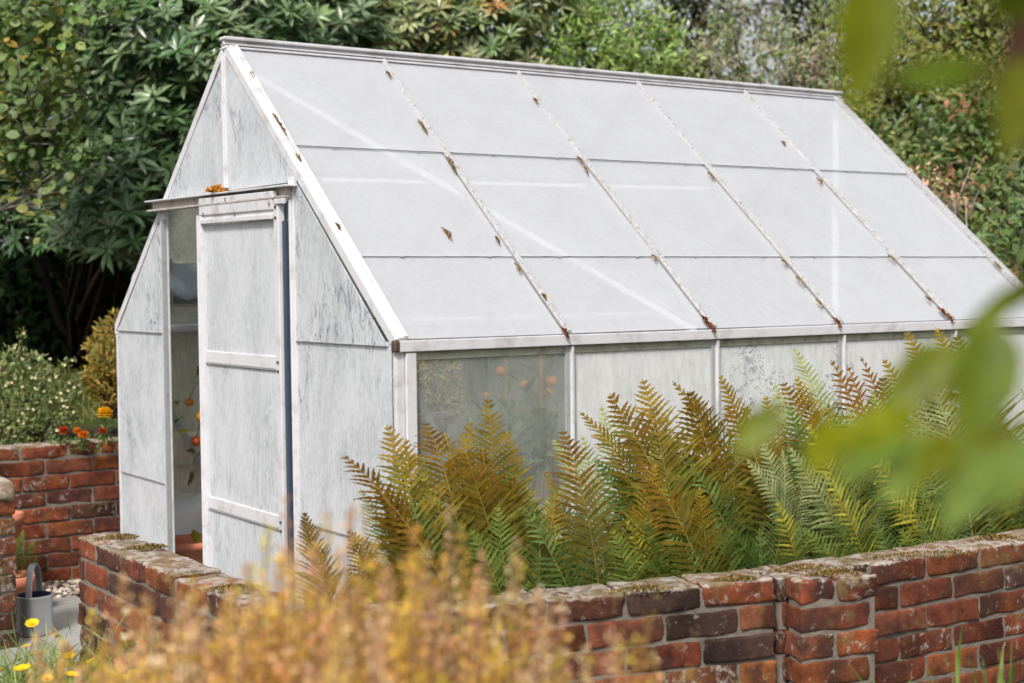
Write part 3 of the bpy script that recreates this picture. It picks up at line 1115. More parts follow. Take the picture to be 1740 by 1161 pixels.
for k, (dz, dd) in enumerate(((.02, 0), (.055, .05))):
    mb = MB()
    bar(mb, (p[0] - .05 + dd, 2.08 + dd, p[2] + .115 + dz), (p[0] + .40, 2.12 + dd, p[2] + .115 + dz), .03, .014, (0, 0, 1), .002)
    tag(mb.build("timber_batten", MAT['wood']), ["lower thin timber batten lying across the pale blue sheet", "upper thin timber batten lying above the pale blue sheet"][k], "batten")

# staging bench along the far side with the stone planter
bench = empty("staging_bench", (1.6, 1.35, 0))
mb = MB()
for k in range(7):
    bar(mb, (.55, 1.08 + k * .085, .74), (2.9, 1.08 + k * .085, .74), .07, .018, (0, 0, 1), .003)
mb.build("bench_top", MAT['wood'], bench, (1.6, 1.35, 0))
for x in (.6, 1.7, 2.8):
    for y in (1.1, 1.55):
        mb = MB()
        bar(mb, (x, y, .0), (x, y, .73), .04, .04, (1, 0, 0), .003)
        mb.build("leg", MAT['wood'], bench, (1.6, 1.35, 0))
tag(bench, "slatted timber staging bench inside the greenhouse under the planter", "bench")
p = on_y(716, 720, 1.2)
mb = box_pot((p[0] - .04, 1.24, .755), .30, .22, .165, .022, .05)
tag(mb.build("stone_planter", MAT['stone']), "brown stone planter seen through the clear pane beside the corner post", "planter")


def conifer_bush(name, lobes, n, cols, label, cat, leaf=.035, root=None, trunk=.02, mat='soft', tmpl=None, outw=.9, inner=.35, smooth=True, wts=None):
    """rounded bush: list of (centre, rx, ry, rz)"""
    c0 = np.mean([l[0] for l in lobes], 0)
    zr_ = root if root is not None else (c0[0], c0[1], min(l[0][2] - l[3] for l in lobes))
    e = empty(name, zr_)
    tag(e, label, cat)
    mb = MB()
    per = np.array([(l[1] * l[2] * l[3]) ** (2 / 3) for l in lobes])
    per = (per / per.sum() * n).astype(int) + 1
    tm = tmpl or leaf_template(.35, .15, .2)
    for (c, rx, ry, rz_), k in zip(lobes, per):
        o = rand_dir(k)
        r = 1 - inner * RNG.random(k) ** 2
        bmp = 1 + .12 * np.sin(o[:, 0] * 7 + c[0] * 9) * np.sin(o[:, 1] * 6 + c[1] * 5) + .10 * np.sin(o[:, 2] * 9 + c[2] * 7)
        P = np.asarray(c) + o * (r * bmp)[:, None] * np.array([rx, ry, rz_])
        d = norm(o * outw + np.array([0, 0, .55]) + rand_dir(k) * .8)
        nn = norm(o * .5 + np.array([0, 0, .3]) + SUNV * .6 + rand_dir(k) * .6)
        scatter(mb, tm, P, d, nn, leaf * RNG.uniform(.6, 1.3, k), palette(k, cols, .18, wts), smooth=smooth)
    mb.build("foliage", MAT[mat], e, zr_)
    mb = MB()
    for (c, rx, ry, rz_) in lobes:
        a = np.asarray(zr_, float)
        b = np.asarray(c, float)
        mid = (a + b) / 2 + RNG.normal(0, .04, 3) * np.linalg.norm(b - a)
        mid2 = a * .25 + mid * .5 + b * .25
        tube(mb, [a, (a + mid2) / 2, mid, (mid + b) / 2, b], np.array([1, .85, .65, .45, .25]) * trunk, 6, (.09, .065, .045))
        for q_ in rand_dir(5):
            tip = b + q_ * np.array([rx, ry, rz_]) * .85
            tube(mb, [b * .7 + mid * .3, (b + tip) / 2 + RNG.normal(0, .02, 3), tip], np.array([.35, .22, .08]) * trunk, 5, (.09, .065, .045))
    mb.build("trunk", MAT['bark'], e, zr_)
    return e


pb = on_y(716, 650, 1.24)
lob = []
for px, py, r in [(705, 610, .10), (738, 622, .085), (700, 655, .10), (745, 660, .09), (722, 685, .11), (760, 690, .07), (690, 690, .08)]:
    lob.append((on_y(px, py, 1.24 + random.uniform(-.05, .05)), r, r, r * .9))
conifer_bush("dwarf_conifer", lob, 3600, [(.62, .47, .22), (.52, .46, .18), (.32, .38, .11), (.70, .56, .32)], "clipped tan dwarf conifer growing in the stone planter", "shrub", .028, (p[0] - .04, 1.24, .87), .012)

# bamboo canes and tomato plants
for k, (px, lab) in enumerate(((857, "thin bamboo cane left of the other behind the clear pane"), (917, "thicker bamboo cane beside the middle post behind the clear pane"))):
    q_ = on_y(px, 650, .95)
    mb = MB()
    zz = np.linspace(.02, EZ + .35, 14)
    rr = np.where(np.arange(14) % 3 == 0, 1.15, 1.0) * (.0065 + .0025 * k)
    tube(mb, np.stack([q_[0] + .01 * np.sin(zz), np.full(14, q_[1]), zz], 1), rr, 8)
    tag(mb.build("bamboo_cane", MAT['bamboo']), lab, "cane", "bamboo canes in the greenhouse")


def sphere(mb, c, r, col, flat=.88, seg=14, rings=9):
    V, F = [], []
    for i in range(rings + 1):
        t = PI * i / rings
        for k in range(seg):
            a = 2 * PI * k / seg
            rr = r * math.sin(t) * (1 + .05 * math.cos(5 * a) * math.cos(t / 2) ** 2)
            V.append((c[0] + rr * math.cos(a), c[1] + rr * math.sin(a), c[2] + r * flat * math.cos(t)))
    for i in range(rings):
        for k in range(seg):
            k2 = (k + 1) % seg
            F.append([i * seg + k, (i + 1) * seg + k, (i + 1) * seg + k2, i * seg + k2])
    mb.add(V, F, col)


def tomato_plant(base, top, fruits, nl, label, cols):
    e = empty("tomato_plant", base)
    tag(e, label, "tomato plant")
    b, t_ = np.asarray(base, float), np.asarray(top, float)
    mb = MB()
    pts = [b + (t_ - b) * k / 7 + RNG.normal(0, .015, 3) * (k > 0) for k in range(8)]
    tube(mb, pts, np.linspace(.007, .003, 8), 6, (.10, .15, .04))
    for c, r, col in fruits:
        k = min(pts, key=lambda q: np.linalg.norm(q - (np.asarray(c) + [0, 0, .06])))
        tube(mb, [k, (k + c) / 2 + [0, 0, .03], np.asarray(c) + [0, 0, r * .8]], .002, 5, (.12, .17, .04))
    mb.build("stem", MAT['bark'], e, base)
    mb = MB()
    P = np.array([pts[i] for i in RNG.integers(1, 8, nl)]) + RNG.normal(0, .09, (nl, 3))
    d = norm(rand_dir(nl) + [0, 0, -.3])
    scatter(mb, leaf_template(.5, .3, .3, ((.15, .5), (.35, 1.0), (.5, .7), (.7, .75))), P, d, norm(rand_dir(nl) * .5 + [0, 0, 1]), RNG.uniform(.05, .11, nl), palette(nl, cols, .2))
    mb.build("foliage", MAT['soft'], e, base)
    for c, r, col in fruits:
        mb = MB()
        sphere(mb, c, r, np.array(col) * RNG.uniform(.8, 1.1))
        mb.build("tomato", MAT['tomato'], e, base)


RED, ORA, YEL = (.55, .09, .02), (.75, .24, .02), (.80, .36, .03)
f1 = [(at(334, 750, 6.15), .024, RED), (at(343, 708, 6.15), .027, YEL), (at(322, 684, 6.3), .02, ORA), (at(356, 735, 6.15), .022, RED)]
b1 = at(352, 900, 6.2)
tomato_plant((b1[0], b1[1], .02), at(352, 640, 6.2), f1, 22, "tomato plant with ripe red and yellow fruit beside the sliding door", [(.10, .17, .04), (.16, .20, .04), (.30, .28, .05)])
f2 = [(on_y(850, 632, 1.35), .026, ORA), (on_y(892, 655, 1.35), .026, ORA), (on_y(938, 648, 1.3), .028, ORA), (on_y(930, 668, 1.3), .024, YEL), (on_y(884, 700, 1.35), .022, RED), (on_y(826, 672, 1.35), .016, ORA)]
b2 = on_y(895, 800, 1.35)
tomato_plant((b2[0], 1.0, .77), on_y(895, 610, 1.35), f2, 22, "tomato plant with five orange fruit dim behind the clear pane", [(.22, .3, .14), (.3, .36, .2)])
f3 = [(on_y(1150, 660, .75), .03, ORA), (on_y(1300, 700, .8), .03, ORA)]
b3 = on_y(1150, 800, .8)
tomato_plant((b3[0], .8, .02), on_y(1150, 620, .8), f3, 40, "tomato plant faintly seen behind the second painted side pane", [(.14, .2, .08), (.2, .26, .12)])
lob = [(on_y(px, py, .55), .10, .10, .08) for px, py in ((840, 745), (880, 730), (920, 745), (870, 770))]
conifer_bush("potted_plant", lob, 500, [(.16, .24, .12), (.22, .32, .16), (.12, .2, .08)], "low leafy green plant on the floor behind the clear pane", "plant", .06, (lob[3][0][0], .55, .02), .01, tmpl=leaf_template(.55, .25, .25))

# ------------------------------------------------------------------ ferns
def frond_mesh(name, npin, width, arch, cbase, ctip, twist=0.0, ragged=.12, mid=.56, lift=.74, seed=0):
    """unit-long frond along +Z bending to +Y; pinnae along X"""
    rg = np.random.default_rng(seed)
    shift = rg.uniform(-.25, .2)
    mb = MB()
    n = 22
    t = np.linspace(0, 1, n)
    ang = arch * t ** 2.2
    dz, dy = np.cos(ang), np.sin(ang)
    R = np.stack([.02 * np.sin(t * 3 + seed), np.cumsum(dy) / n, np.cumsum(dz) / n], 1)
    R = R - R[0]
    cb, ct = np.asarray(cbase, float), np.asarray(ctip, float)
    stemc = np.clip(.5 * (cb + ct) * 1.0 + np.array([.12, .07, .02]), 0, 1)
    tube(mb, R, np.linspace(.0065, .0012, n), 5, stemc)
    T = norm(np.gradient(R, axis=0))
    tp = np.linspace(.13, .985, npin)
    for side in (-1, 1):
        for i, u in enumerate(tp):
            if rg.random() < .03 + .05 * ragged: continue
            p0 = np.array([np.interp(u, t, R[:, k]) for k in range(3)])
            tg = norm(np.array([np.interp(u, t, T[:, k]) for k in range(3)]))
            prof = (np.clip(u / mid, 0, 1) ** .75 if u < mid else np.clip((1 - u) / (1 - mid), 0, 1) ** .9)
            ln = width * .5 * (prof * .96 + .03) * rg.normal(1, ragged * .5)
            bx = np.array([side, 0, 0.0])
            lf = lift * (.75 + .45 * u) + rg.normal(0, .07)
            d = norm(bx + tg * lf)
            nn = norm(np.cross(bx, tg)) * side
            nn = norm(nn + rg.normal(0, .18, 3))
            ns_ = 9
            q = np.linspace(0, 1, ns_)
            hw = .0125 * width * (1 - q ** 1.6) * (.55 + .45 * np.clip(q * 6, 0, 1)) + .0012
            hw = hw * np.where(np.arange(ns_) % 2 == 0, 1.18, .62)
            droop = rg.uniform(.06, .22) * ln
            cen = p0 + q[:, None] * d * ln - (q ** 2)[:, None] * nn * 0 + np.stack([q * 0, -(q ** 2) * droop * .3, -(q ** 2) * droop], 1)
            a = norm(np.cross(nn, d))
            V = np.empty((ns_ * 2, 3))
            V[0::2] = cen + a * hw[:, None]
            V[1::2] = cen - a * hw[:, None]
            F = np.array([[2 * k, 2 * k + 1, 2 * k + 3, 2 * k + 2] for k in range(ns_ - 1)])
            kk = np.clip((u - .30) * 1.55 + shift + rg.normal(0, .13), 0, 1)
            c = cb * (1 - kk) + ct * kk
            c = np.clip(c * rg.normal(1, .12), .003, .9)
            mb.add(V, F, c, 0, True)
    me = mb.build(name, MAT['fern'])
    m = me.data
    bpy.data.objects.remove(me)
    return m, R[-1]


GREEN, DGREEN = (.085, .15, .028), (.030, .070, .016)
BRONZE, GOLD, RUST = (.16, .080, .006), (.27, .165, .012), (.21, .095, .014)
PALE, YELLOW, LIME = (.34, .38, .17), (.42, .38, .05), (.21, .27, .05)
VAR = dict(
    bronze=[frond_mesh("frond", 52, .44, .40, LIME, BRONZE, seed=1), frond_mesh("frond", 48, .40, .9, (.12, .14, .02), GOLD, seed=2), frond_mesh("frond", 51, .50, .25, (.11, .13, .02), BRONZE, seed=3),
            frond_mesh("frond", 43, .42, 1.25, GREEN, BRONZE, seed=21, ragged=.3), frond_mesh("frond", 57, .36, .6, GREEN, (.20, .13, .015), seed=22, ragged=.2)],
    rust=[frond_mesh("frond", 44, 0.31, .7, BRONZE, RUST, seed=4, ragged=.3)],
    gold=[frond_mesh("frond", 54, 0.33, .35, LIME, GOLD, seed=5), frond_mesh("frond", 48, 0.35, .6, GREEN, GOLD, seed=6)],
    pale=[frond_mesh("frond", 48, 0.33, .5, GREEN, PALE, seed=7), frond_mesh("frond", 57, 0.31, .8, (.15, .2, .07), PALE, seed=8)],
    yellow=[frond_mesh("frond", 44, 0.29, .8, GREEN, YELLOW, seed=9, ragged=.25)],
    dark=[frond_mesh("frond", 50, .44, .8, (.016, .036, .008), (.028, .062, .014), seed=31), frond_mesh("frond", 46, .40, 1.2, (.016, .036, .008), (.03, .07, .016), seed=32)],  # near-black greens stand for the shade low in the ferns
    green=[frond_mesh("frond", 50, 0.35, .7, DGREEN, GREEN, seed=10), frond_mesh("frond", 44, 0.32, 1.1, DGREEN, (.13, .2, .05), seed=11), frond_mesh("frond", 48, 0.38, .9, DGREEN, LIME, seed=12)],
)
plants = []     # (x, y)
PX = [-.22, .02, .24, .44, .71, .88, 1.10, 1.32, 1.54, 1.78, 2.02, 2.28]
PLAB = ["small sparse bronze fern at the wall corner, left of the clear pane", "bronze and lime fern in front of the corner post", "broad dark bronze fern under the clear pane",
        "bronze fern with one straight tall frond, left of the first side post", "pale feathery fern against the glass just right of the first side post", "tallest golden bronze fern in front of the second side pane",
        "lacy bronze fern left of the second side post", "bright green and cream fern spilling over the wall left of the pilaster", "yellowing fern behind the brick pilaster",
        "rust and pale fern before the snail-grazed pane", "large pale arching fern right of the pilaster", "tall gold-tipped fern reaching the gutter near the far end"]
fern_obj = []
for i, x in enumerate(PX):
    y = -.40 + .07 * ((i * 7) % 5 - 2) / 2 - .05 * x * .5
    e = empty("fern", (x, y, .13))
    tag(e, PLAB[i], "fern", "ferns between the brick wall and the greenhouse")
    fern_obj.append((e, np.array([x, y, .13])))


def put_frond(kind, plant, tip, roll=0.0, base_off=None, var=None):
    e, b = fern_obj[plant]
    lst = VAR[kind]
    me, end = lst[random.randrange(len(lst)) if var is None else var % len(lst)]
    bo = np.array([random.uniform(-.05, .05), random.uniform(-.05, .05), 0]) if base_off is None else np.asarray(base_off)
    b0 = b + bo
    v = np.asarray(tip, float) - b0
    L = np.linalg.norm(v)
    sc = L / np.linalg.norm(end)
    # start from frame: local chord direction -> v
    ch = norm(end)
    zc = norm(v)
    # X axis of the frond turned towards the camera plane plus roll
    side = np.array([math.cos(roll), math.sin(roll) * 1.0, 0]) * 1.0
    side = CR * math.cos(roll) + CF * math.sin(roll)
    xx = norm(side - zc * (side @ zc))
    yy = np.cross(zc, xx)
    # local chord has components (cx, cy, cz): build local frame (xl, yl, zl) with zl = chord
    xl = norm(np.array([1.0, 0, 0]) - ch * ch[0])
    yl = np.cross(ch, xl)
    Rm = np.outer(xx, xl) + np.outer(yy, yl) + np.outer(zc, ch)
    o = bpy.data.objects.new("frond", me)
    COL.objects.link(o)
    o.parent = e
    M = Matrix([[*(Rm[k] * sc), bo[k]] for k in range(3)] + [[0, 0, 0, 1]])
    o.matrix_local = M
    return o


def nearest_plant(x):
    return int(np.argmin([abs(x - p[1][0]) for p in fern_obj]))


HERO = [  # tip pixel, y of the tip, kind, roll, plant
    (583, 775, -.42, 'bronze', .9, 0), (592, 900, -.5, 'bronze', 1.0, 0), (612, 830, -.35, 'pale', .8, 0), (632, 800, -.45, 'gold', .9, 0),
    (658, 722, -.36, 'bronze', .3, 1), (690, 745, -.28, 'gold', -.5, 1), (722, 718, -.25, 'bronze', .4, 1), (755, 735, -.33, 'gold', .8, 1), (640, 830, -.5, 'bronze', .6, 1), (700, 850, -.55, 'green', .2, 1),
    (830, 676, -.35, 'bronze', .15, 2), (800, 715, -.3, 'bronze', -.6, 2), (775, 760, -.28, 'gold', .9, 2), (870, 810, -.45, 'bronze', .5, 2), (760, 870, -.6, 'green', .3, 2), (845, 860, -.5, 'green', -.2, 2), (800, 900, -.62, 'green', .6, 2),
    (956, 732, -.38, 'bronze', .2, 3), (925, 800, -.30, 'gold', .9, 3), (940, 745, -.2, 'pale', .6, 3), (890, 860, -.55, 'green', .3, 3),
    (1022, 690, -.2, 'pale', .1, 4), (990, 740, -.22, 'pale', -.4, 4), (985, 700, -.3, 'bronze', 1.0, 4), (1050, 800, -.4, 'bronze', .8, 4), (1040, 900, -.6, 'green', .2, 4), (1075, 860, -.5, 'gold', .3, 4),
    (1092, 644, -.34, 'bronze', .05, 5), (1036, 668, -.36, 'bronze', .35, 5), (1110, 690, -.42, 'bronze', -.1, 5), (1085, 780, -.5, 'bronze', .5, 5), (1130, 900, -.6, 'green', .3, 5), (1095, 880, -.62, 'green', -.4, 5),
    (1142, 648, -.36, 'gold', .9, 6), (1172, 664, -.40, 'bronze', .2, 6), (1190, 720, -.45, 'bronze', -.2, 6), (1235, 690, -.40, 'bronze', .4, 6), (1150, 900, -.6, 'green', .5, 6), (1215, 880, -.62, 'green', 0, 6),
    (1222, 636, -.36, 'gold', .6, 7), (1300, 672, -.35, 'gold', .2, 7), (1268, 780, -.6, 'pale', .9, 7), (1295, 750, -.55, 'pale', .4, 7), (1320, 860, -.66, 'green', .2, 7), (1240, 900, -.68, 'green', .7, 7), (1290, 900, -.7, 'green', -.3, 7),
    (1348, 590, -.28, 'pale', .3, 8), (1352, 640, -.36, 'gold', .3, 8), (1372, 720, -.55, 'yellow', .4, 8), (1400, 800, -.66, 'yellow', .6, 8), (1340, 760, -.6, 'pale', .5, 8), (1420, 880, -.7, 'green', .2, 8), (1370, 900, -.7, 'green', .5, 8),
    (1412, 612, -.36, 'rust', .3, 9), (1440, 622, -.3, 'rust', .2, 9), (1462, 606, -.34, 'rust', .6, 9), (1500, 640, -.4, 'bronze', .1, 9), (1400, 690, -.4, 'gold', .5, 9), (1485, 880, -.75, 'green', .2, 9), (1530, 900, -.75, 'green', .4, 9),
    (1538, 562, -.32, 'gold', .3, 10), (1560, 600, -.5, 'pale', .35, 10), (1545, 640, -.5, 'pale', .1, 10), (1470, 760, -.6, 'yellow', .6, 10), (1585, 680, -.5, 'bronze', .5, 10), (1560, 880, -.75, 'green', .3, 10), (1610, 880, -.8, 'green', 0, 10),
    (1590, 556, -.3, 'gold', .2, 11), (1626, 570, -.35, 'bronze', .2, 11), (1640, 690, -.5, 'pale', .4, 11), (1735, 660, -.35, 'bronze', .9, 11), (1700, 720, -.4, 'bronze', .5, 11), (1730, 800, -.5, 'gold', .3, 11), (1680, 880, -.7, 'green', .2, 11), (1720, 880, -.7, 'green', .2, 11),
]
HERO += [(1500, 610, -.3, 'gold', .3, 10), (1480, 660, -.4, 'pale', .4, 9), (1610, 610, -.35, 'pale', .3, 11), (1655, 640, -.4, 'gold', .3, 11), (1565, 700, -.5, 'gold', .2, 10), (1440, 690, -.5, 'pale', .1, 9),
         (1330, 650, -.3, 'bronze', .1, 8), (1265, 690, -.35, 'bronze', .2, 7), (860, 730, -.3, 'gold', .2, 2), (820, 760, -.4, 'bronze', -.3, 2)]
for px, py, y, kind, roll, pl in HERO:
    put_frond(kind, pl, on_y(px, py, y), roll + random.uniform(-.1, .1))
    if py < 830 and not 900 < px < 1030:
        put_frond(random.choice([kind, 'green', 'bronze' if px < 1250 else 'pale', 'green' if px < 700 else 'yellow']), pl, on_y(px + random.uniform(-55, 55), py + random.uniform(45, 130), y + random.uniform(-.12, .1)), roll + random.uniform(-.7, .7))
# fillers low down
for i, (e, b) in enumerate(fern_obj):
    for k in range(9 if i not in (3, 4) else 2):
        a = random.uniform(0, 2 * PI)
        r = random.uniform(.14, .32)
        tip = b + np.array([r * math.cos(a) * 1.1, r * math.sin(a) * .7, random.uniform(.40, .78)])
        put_frond(random.choice(['green', 'green', 'bronze', 'gold' if i < 8 else 'pale', 'green', 'pale']), i, tip, random.uniform(-.8, .8))

for i, (e, b) in enumerate(fern_obj[:12]):  # dark fronds added to paint the shade between the fern bases
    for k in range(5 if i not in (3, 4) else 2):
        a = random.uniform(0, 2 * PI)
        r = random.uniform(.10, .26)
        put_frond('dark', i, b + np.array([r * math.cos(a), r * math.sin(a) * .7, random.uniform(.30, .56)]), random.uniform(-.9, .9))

# ------------------------------------------------------------------ rhododendrons and trees behind
WHORL_T = leaf_template(.25, .20, .30, ((.25, .75), (.6, 1.0)))


def whorls(mb, P, axis, size, cols, per=8, open_=1.2, wts=None):
    n = len(P)
    axis = norm(axis)
    ref = rand_dir(n)
    x = norm(np.cross(axis, ref))
    y = np.cross(axis, x)
    base = palette(n, cols, .14, wts)
    for k in range(per):
        a = 2 * PI * k / per + RNG.normal(0, .11, n)
        th = open_ + RNG.normal(0, .16, n) - (.35 if k % 3 == 0 else 0)
        rad = np.cos(a)[:, None] * x + np.sin(a)[:, None] * y
        d = np.cos(th)[:, None] * axis + np.sin(th)[:, None] * rad
        nn = np.sin(th)[:, None] * axis - np.cos(th)[:, None] * rad
        scatter(mb, WHORL_T, P + d * .008, d, nn, size * RNG.uniform(.75, 1.2, n), np.clip(base * RNG.normal(1, .12, (n, 1)), .004, .9))


def rhododendron(lobes, dens, size, cols, label, root, per=9, wts=None, trunks=6):
    e = empty("rhododendron", root)
    tag(e, label, "rhododendron")
    mb = MB()
    for (c, rx, ry, rz_) in lobes:
        area = 4 * PI * ((rx * ry) ** 1.6 / 3 + (rx * rz_) ** 1.6 / 3 + (ry * rz_) ** 1.6 / 3) ** (1 / 1.6)
        n = int(area * dens)
        o = rand_dir(n)
        tocam = norm(CAM - np.asarray(c))
        keep = (o @ tocam > -.35) & (o[:, 2] > -.75)
        o = o[keep]
        n = len(o)
        r = 1 - .45 * RNG.random(n) ** 2
        P = np.asarray(c) + o * r[:, None] * np.array([rx, ry, rz_]) + RNG.normal(0, .025, (n, 3))
        ax = norm(o * .55 + np.array([0, 0, .30]) + SUNV * .75 + RNG.normal(0, .24, (n, 3)))
        whorls(mb, P, ax, size, cols, per, 1.32, wts)
    mb.build("foliage", MAT['leaf'], e, root)
    mb = MB()
    rt = np.asarray(root, float)
    for (c, rx, ry, rz_) in lobes:
        b = np.asarray(c, float)
        a = rt + np.array([RNG.normal(0, .12), RNG.normal(0, .12), -.05])
        m1 = a * .6 + b * .4 + RNG.normal(0, .12, 3)
        tube(mb, [a, (a + m1) / 2 + RNG.normal(0, .04, 3), m1, (m1 + b) / 2 + RNG.normal(0, .05, 3), b], [.035, .03, .024, .016, .008], 6, (.018, .013, .010))
    mb.build("trunk", MAT['bark'], e, root)
    return e


RH = [(.09, .165, .065), (.13, .21, .09), (.06, .115, .045), (.19, .26, .13)]
lob = []
rs = np.random.default_rng(3)
for px, py, d, r in [
        (60, -60, 9.6, .55), (230, -40, 9.5, .55), (380, -60, 9.6, .5), (150, 60, 9.9, .5), (300, 50, 9.3, .45), (420, 40, 9.5, .42), (230, 130, 9.7, .42), (360, 120, 9.2, .36),
        (120, 190, 10.1, .45), (300, 200, 9.3, .36), (230, 230, 9.8, .34), (330, 260, 9.2, .30), (190, 300, 9.6, .34), (270, 300, 9.2, .32), (150, 360, 9.4, .26), (230, 360, 9.1, .32), (60, 300, 10.4, .4),
        (200, 405, 9.1, .26), (130, 390, 9.8, .22), (310, 360, 9.4, .30), (20, 130, 10.5, .5), (420, 160, 9.9, .42), (520, 60, 10.0, .5), (260, 420, 9.6, .2), (60, 400, 10.3, .2),
        (400, 280, 10.0, .5), (-60, 60, 10.4, .6), (-80, 250, 10.6, .5)]:
    lob.append((at(px, py, d), r * 1.1, r, r * .78))
rt = at(180, 560, 11.2)
rhododendron(lob, 60, .128, RH, "dark green rhododendron overhanging a black hollow behind the greenhouse's left gable", (rt[0], rt[1], .85))
RH2 = [(.26, .31, .14), (.34, .37, .18), (.19, .25, .10), (.40, .34, .12), (.13, .20, .075), (.34, .16, .04)]
lob = []
for px, py, d, r in [(560, -30, 10.6, .5), (690, -50, 10.7, .5), (820, -40, 10.9, .5), (500, 40, 10.4, .36), (600, 50, 10.3, .38), (710, 45, 10.5, .38), (820, 55, 10.6, .36), (880, 10, 11.0, .36), (540, 110, 10.5, .34),
                     (650, 120, 10.5, .34), (760, 130, 10.6, .34), (860, 130, 10.8, .32), (460, 90, 10.6, .34), (600, 200, 10.8, .4), (750, 220, 10.9, .4), (450, 0, 10.5, .4)]:
    lob.append((at(px, py, d), r * 1.1, r, r * .75))
rt = at(680, 500, 11.6)
rhododendron(lob, 125, .108, RH2, "pale yellow-green rhododendron rising above the middle of the greenhouse ridge", (rt[0], rt[1], .9), wts=[4, 4, 4, 2, 3, .35])


def leafy_tree(name, label, cat, lobes, n, leaf, cols, root, tmpl=None, trunk=.06, mat='soft', wts=None, barkc=(.06, .045, .035), inner=.6, twigs=4, dn=None):
    e = empty(name, root)
    tag(e, label, cat)
    tm = tmpl or leaf_template(.5, .2, .25)
    mb = MB()
    vol = np.array([(l[1] * l[2] * l[3]) ** (.75) for l in lobes])
    per = (vol / vol.sum() * n).astype(int) + 1
    for (c, rx, ry, rz_), k in zip(lobes, per):
        ncl = max(3, k // 14)
        oc = rand_dir(ncl)
        rc = 1 - inner * RNG.random(ncl) ** 1.6
        cc = np.asarray(c) + oc * rc[:, None] * np.array([rx, ry, rz_])
        i = RNG.integers(0, ncl, k)
        P = cc[i] + RNG.normal(0, 1, (k, 3)) * leaf * 1.25
        o = oc[i]
        d = norm(o * .5 + rand_dir(k) * .9 + np.array([0, 0, -.15]))
        nn = norm(o * .35 + np.array([0, 0, .25]) + SUNV * .9 + rand_dir(k) * .6)
        cl = palette(ncl, cols, .16, wts)[i] * RNG.normal(1, .13, (k, 1))
        scatter(mb, tm, P, d, nn, leaf * RNG.uniform(.65, 1.3, k), np.clip(cl, .003, .9))
    mb.build("crown", MAT[mat], e, root)
    mb = MB()
    rt = np.asarray(root, float)
    topc = np.mean([l[0] for l in lobes], 0)
    tube(mb, [rt - [0, 0, .1], rt * .7 + topc * .3 + RNG.normal(0, .05, 3), rt * .35 + topc * .65 + RNG.normal(0, .08, 3), topc], np.array([1, .8, .55, .3]) * trunk, 8, barkc)
    for (c, rx, ry, rz_) in lobes:
        b = np.asarray(c, float)
        a = rt * .5 + topc * .5
        m1 = (a + b) / 2 + RNG.normal(0, .1, 3)
        tube(mb, [a, m1, b], np.array([.45, .3, .12]) * trunk, 6, barkc)
        for q_ in rand_dir(twigs):
            tip = b + q_ * np.array([rx, ry, rz_]) * 1.05
            tube(mb, [m1 * .3 + b * .7, (b + tip) / 2 + RNG.normal(0, .05, 3), tip], np.array([.16, .1, .03]) * trunk, 4, barkc)
    mb.build("trunk", MAT['bark'], e, root)
    return e


def lobset(rows, zs=.85):
    return [(at(px, py, d), r * 1.05, r, r * zs) for px, py, d, r in rows]


def rootat(px, d, z=.7):
    p = at(px, 560, d)
    return (p[0], p[1], z)


# round-leaved branch hanging in from the left
leafy_tree("hazel_bush", "round-leaved hazel with grey twigs hanging in at the left edge", "tree",
           lobset([(-60, 30, 8.3, .30), (40, 0, 8.2, .24), (110, 40, 8.1, .22), (20, 110, 8.2, .26), (90, 130, 8.0, .20), (10, 200, 8.2, .25), (80, 215, 8.0, .18), (30, 285, 8.2, .2), (100, 300, 8.0, .13), (-50, 190, 8.4, .3), (130, 170, 8.0, .12), (150, 10, 8.2, .16), (60, 340, 8.1, .1)]),
           2600, .056, [(.13, .20, .065), (.17, .24, .085), (.20, .22, .06), (.10, .16, .05), (.27, .23, .05)], rootat(-520, 9.0), leaf_template(.80, .15, .2, ((.25, .85), (.6, 1.0), (.85, .55))), .026, 'soft', twigs=7, barkc=(.26, .23, .20), inner=.85, wts=[4, 4, 2, 3, .5])

DK = [(.012, .024, .008), (.02, .034, .011), (.008, .018, .007)]  # leaf greens taken near black to stand for shade behind the rhododendrons
leafy_tree("evergreen_tree", "tall evergreen coloured dark for shade, closing the view behind the rhododendrons", "tree",
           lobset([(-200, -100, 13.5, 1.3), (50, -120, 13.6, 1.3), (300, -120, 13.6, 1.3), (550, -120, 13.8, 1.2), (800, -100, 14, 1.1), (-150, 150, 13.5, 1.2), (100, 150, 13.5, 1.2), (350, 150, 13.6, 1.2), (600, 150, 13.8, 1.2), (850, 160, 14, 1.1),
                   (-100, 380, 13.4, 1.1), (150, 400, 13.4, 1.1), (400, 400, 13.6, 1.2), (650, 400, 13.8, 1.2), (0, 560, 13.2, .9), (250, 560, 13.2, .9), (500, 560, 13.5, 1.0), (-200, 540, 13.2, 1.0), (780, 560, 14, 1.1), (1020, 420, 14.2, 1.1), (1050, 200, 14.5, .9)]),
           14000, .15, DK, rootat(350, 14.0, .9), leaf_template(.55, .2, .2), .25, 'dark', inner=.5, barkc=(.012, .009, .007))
leafy_tree("shade_hedge", "added hedge coloured near black for the shade under the rhododendrons", "hedge",
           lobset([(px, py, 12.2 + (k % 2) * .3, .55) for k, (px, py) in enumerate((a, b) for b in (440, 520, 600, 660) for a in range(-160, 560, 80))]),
           15000, .10, DK, rootat(150, 12.5, .9), leaf_template(.5, .2, .2), .08, 'dark', inner=.4, barkc=(.012, .009, .007), twigs=1)
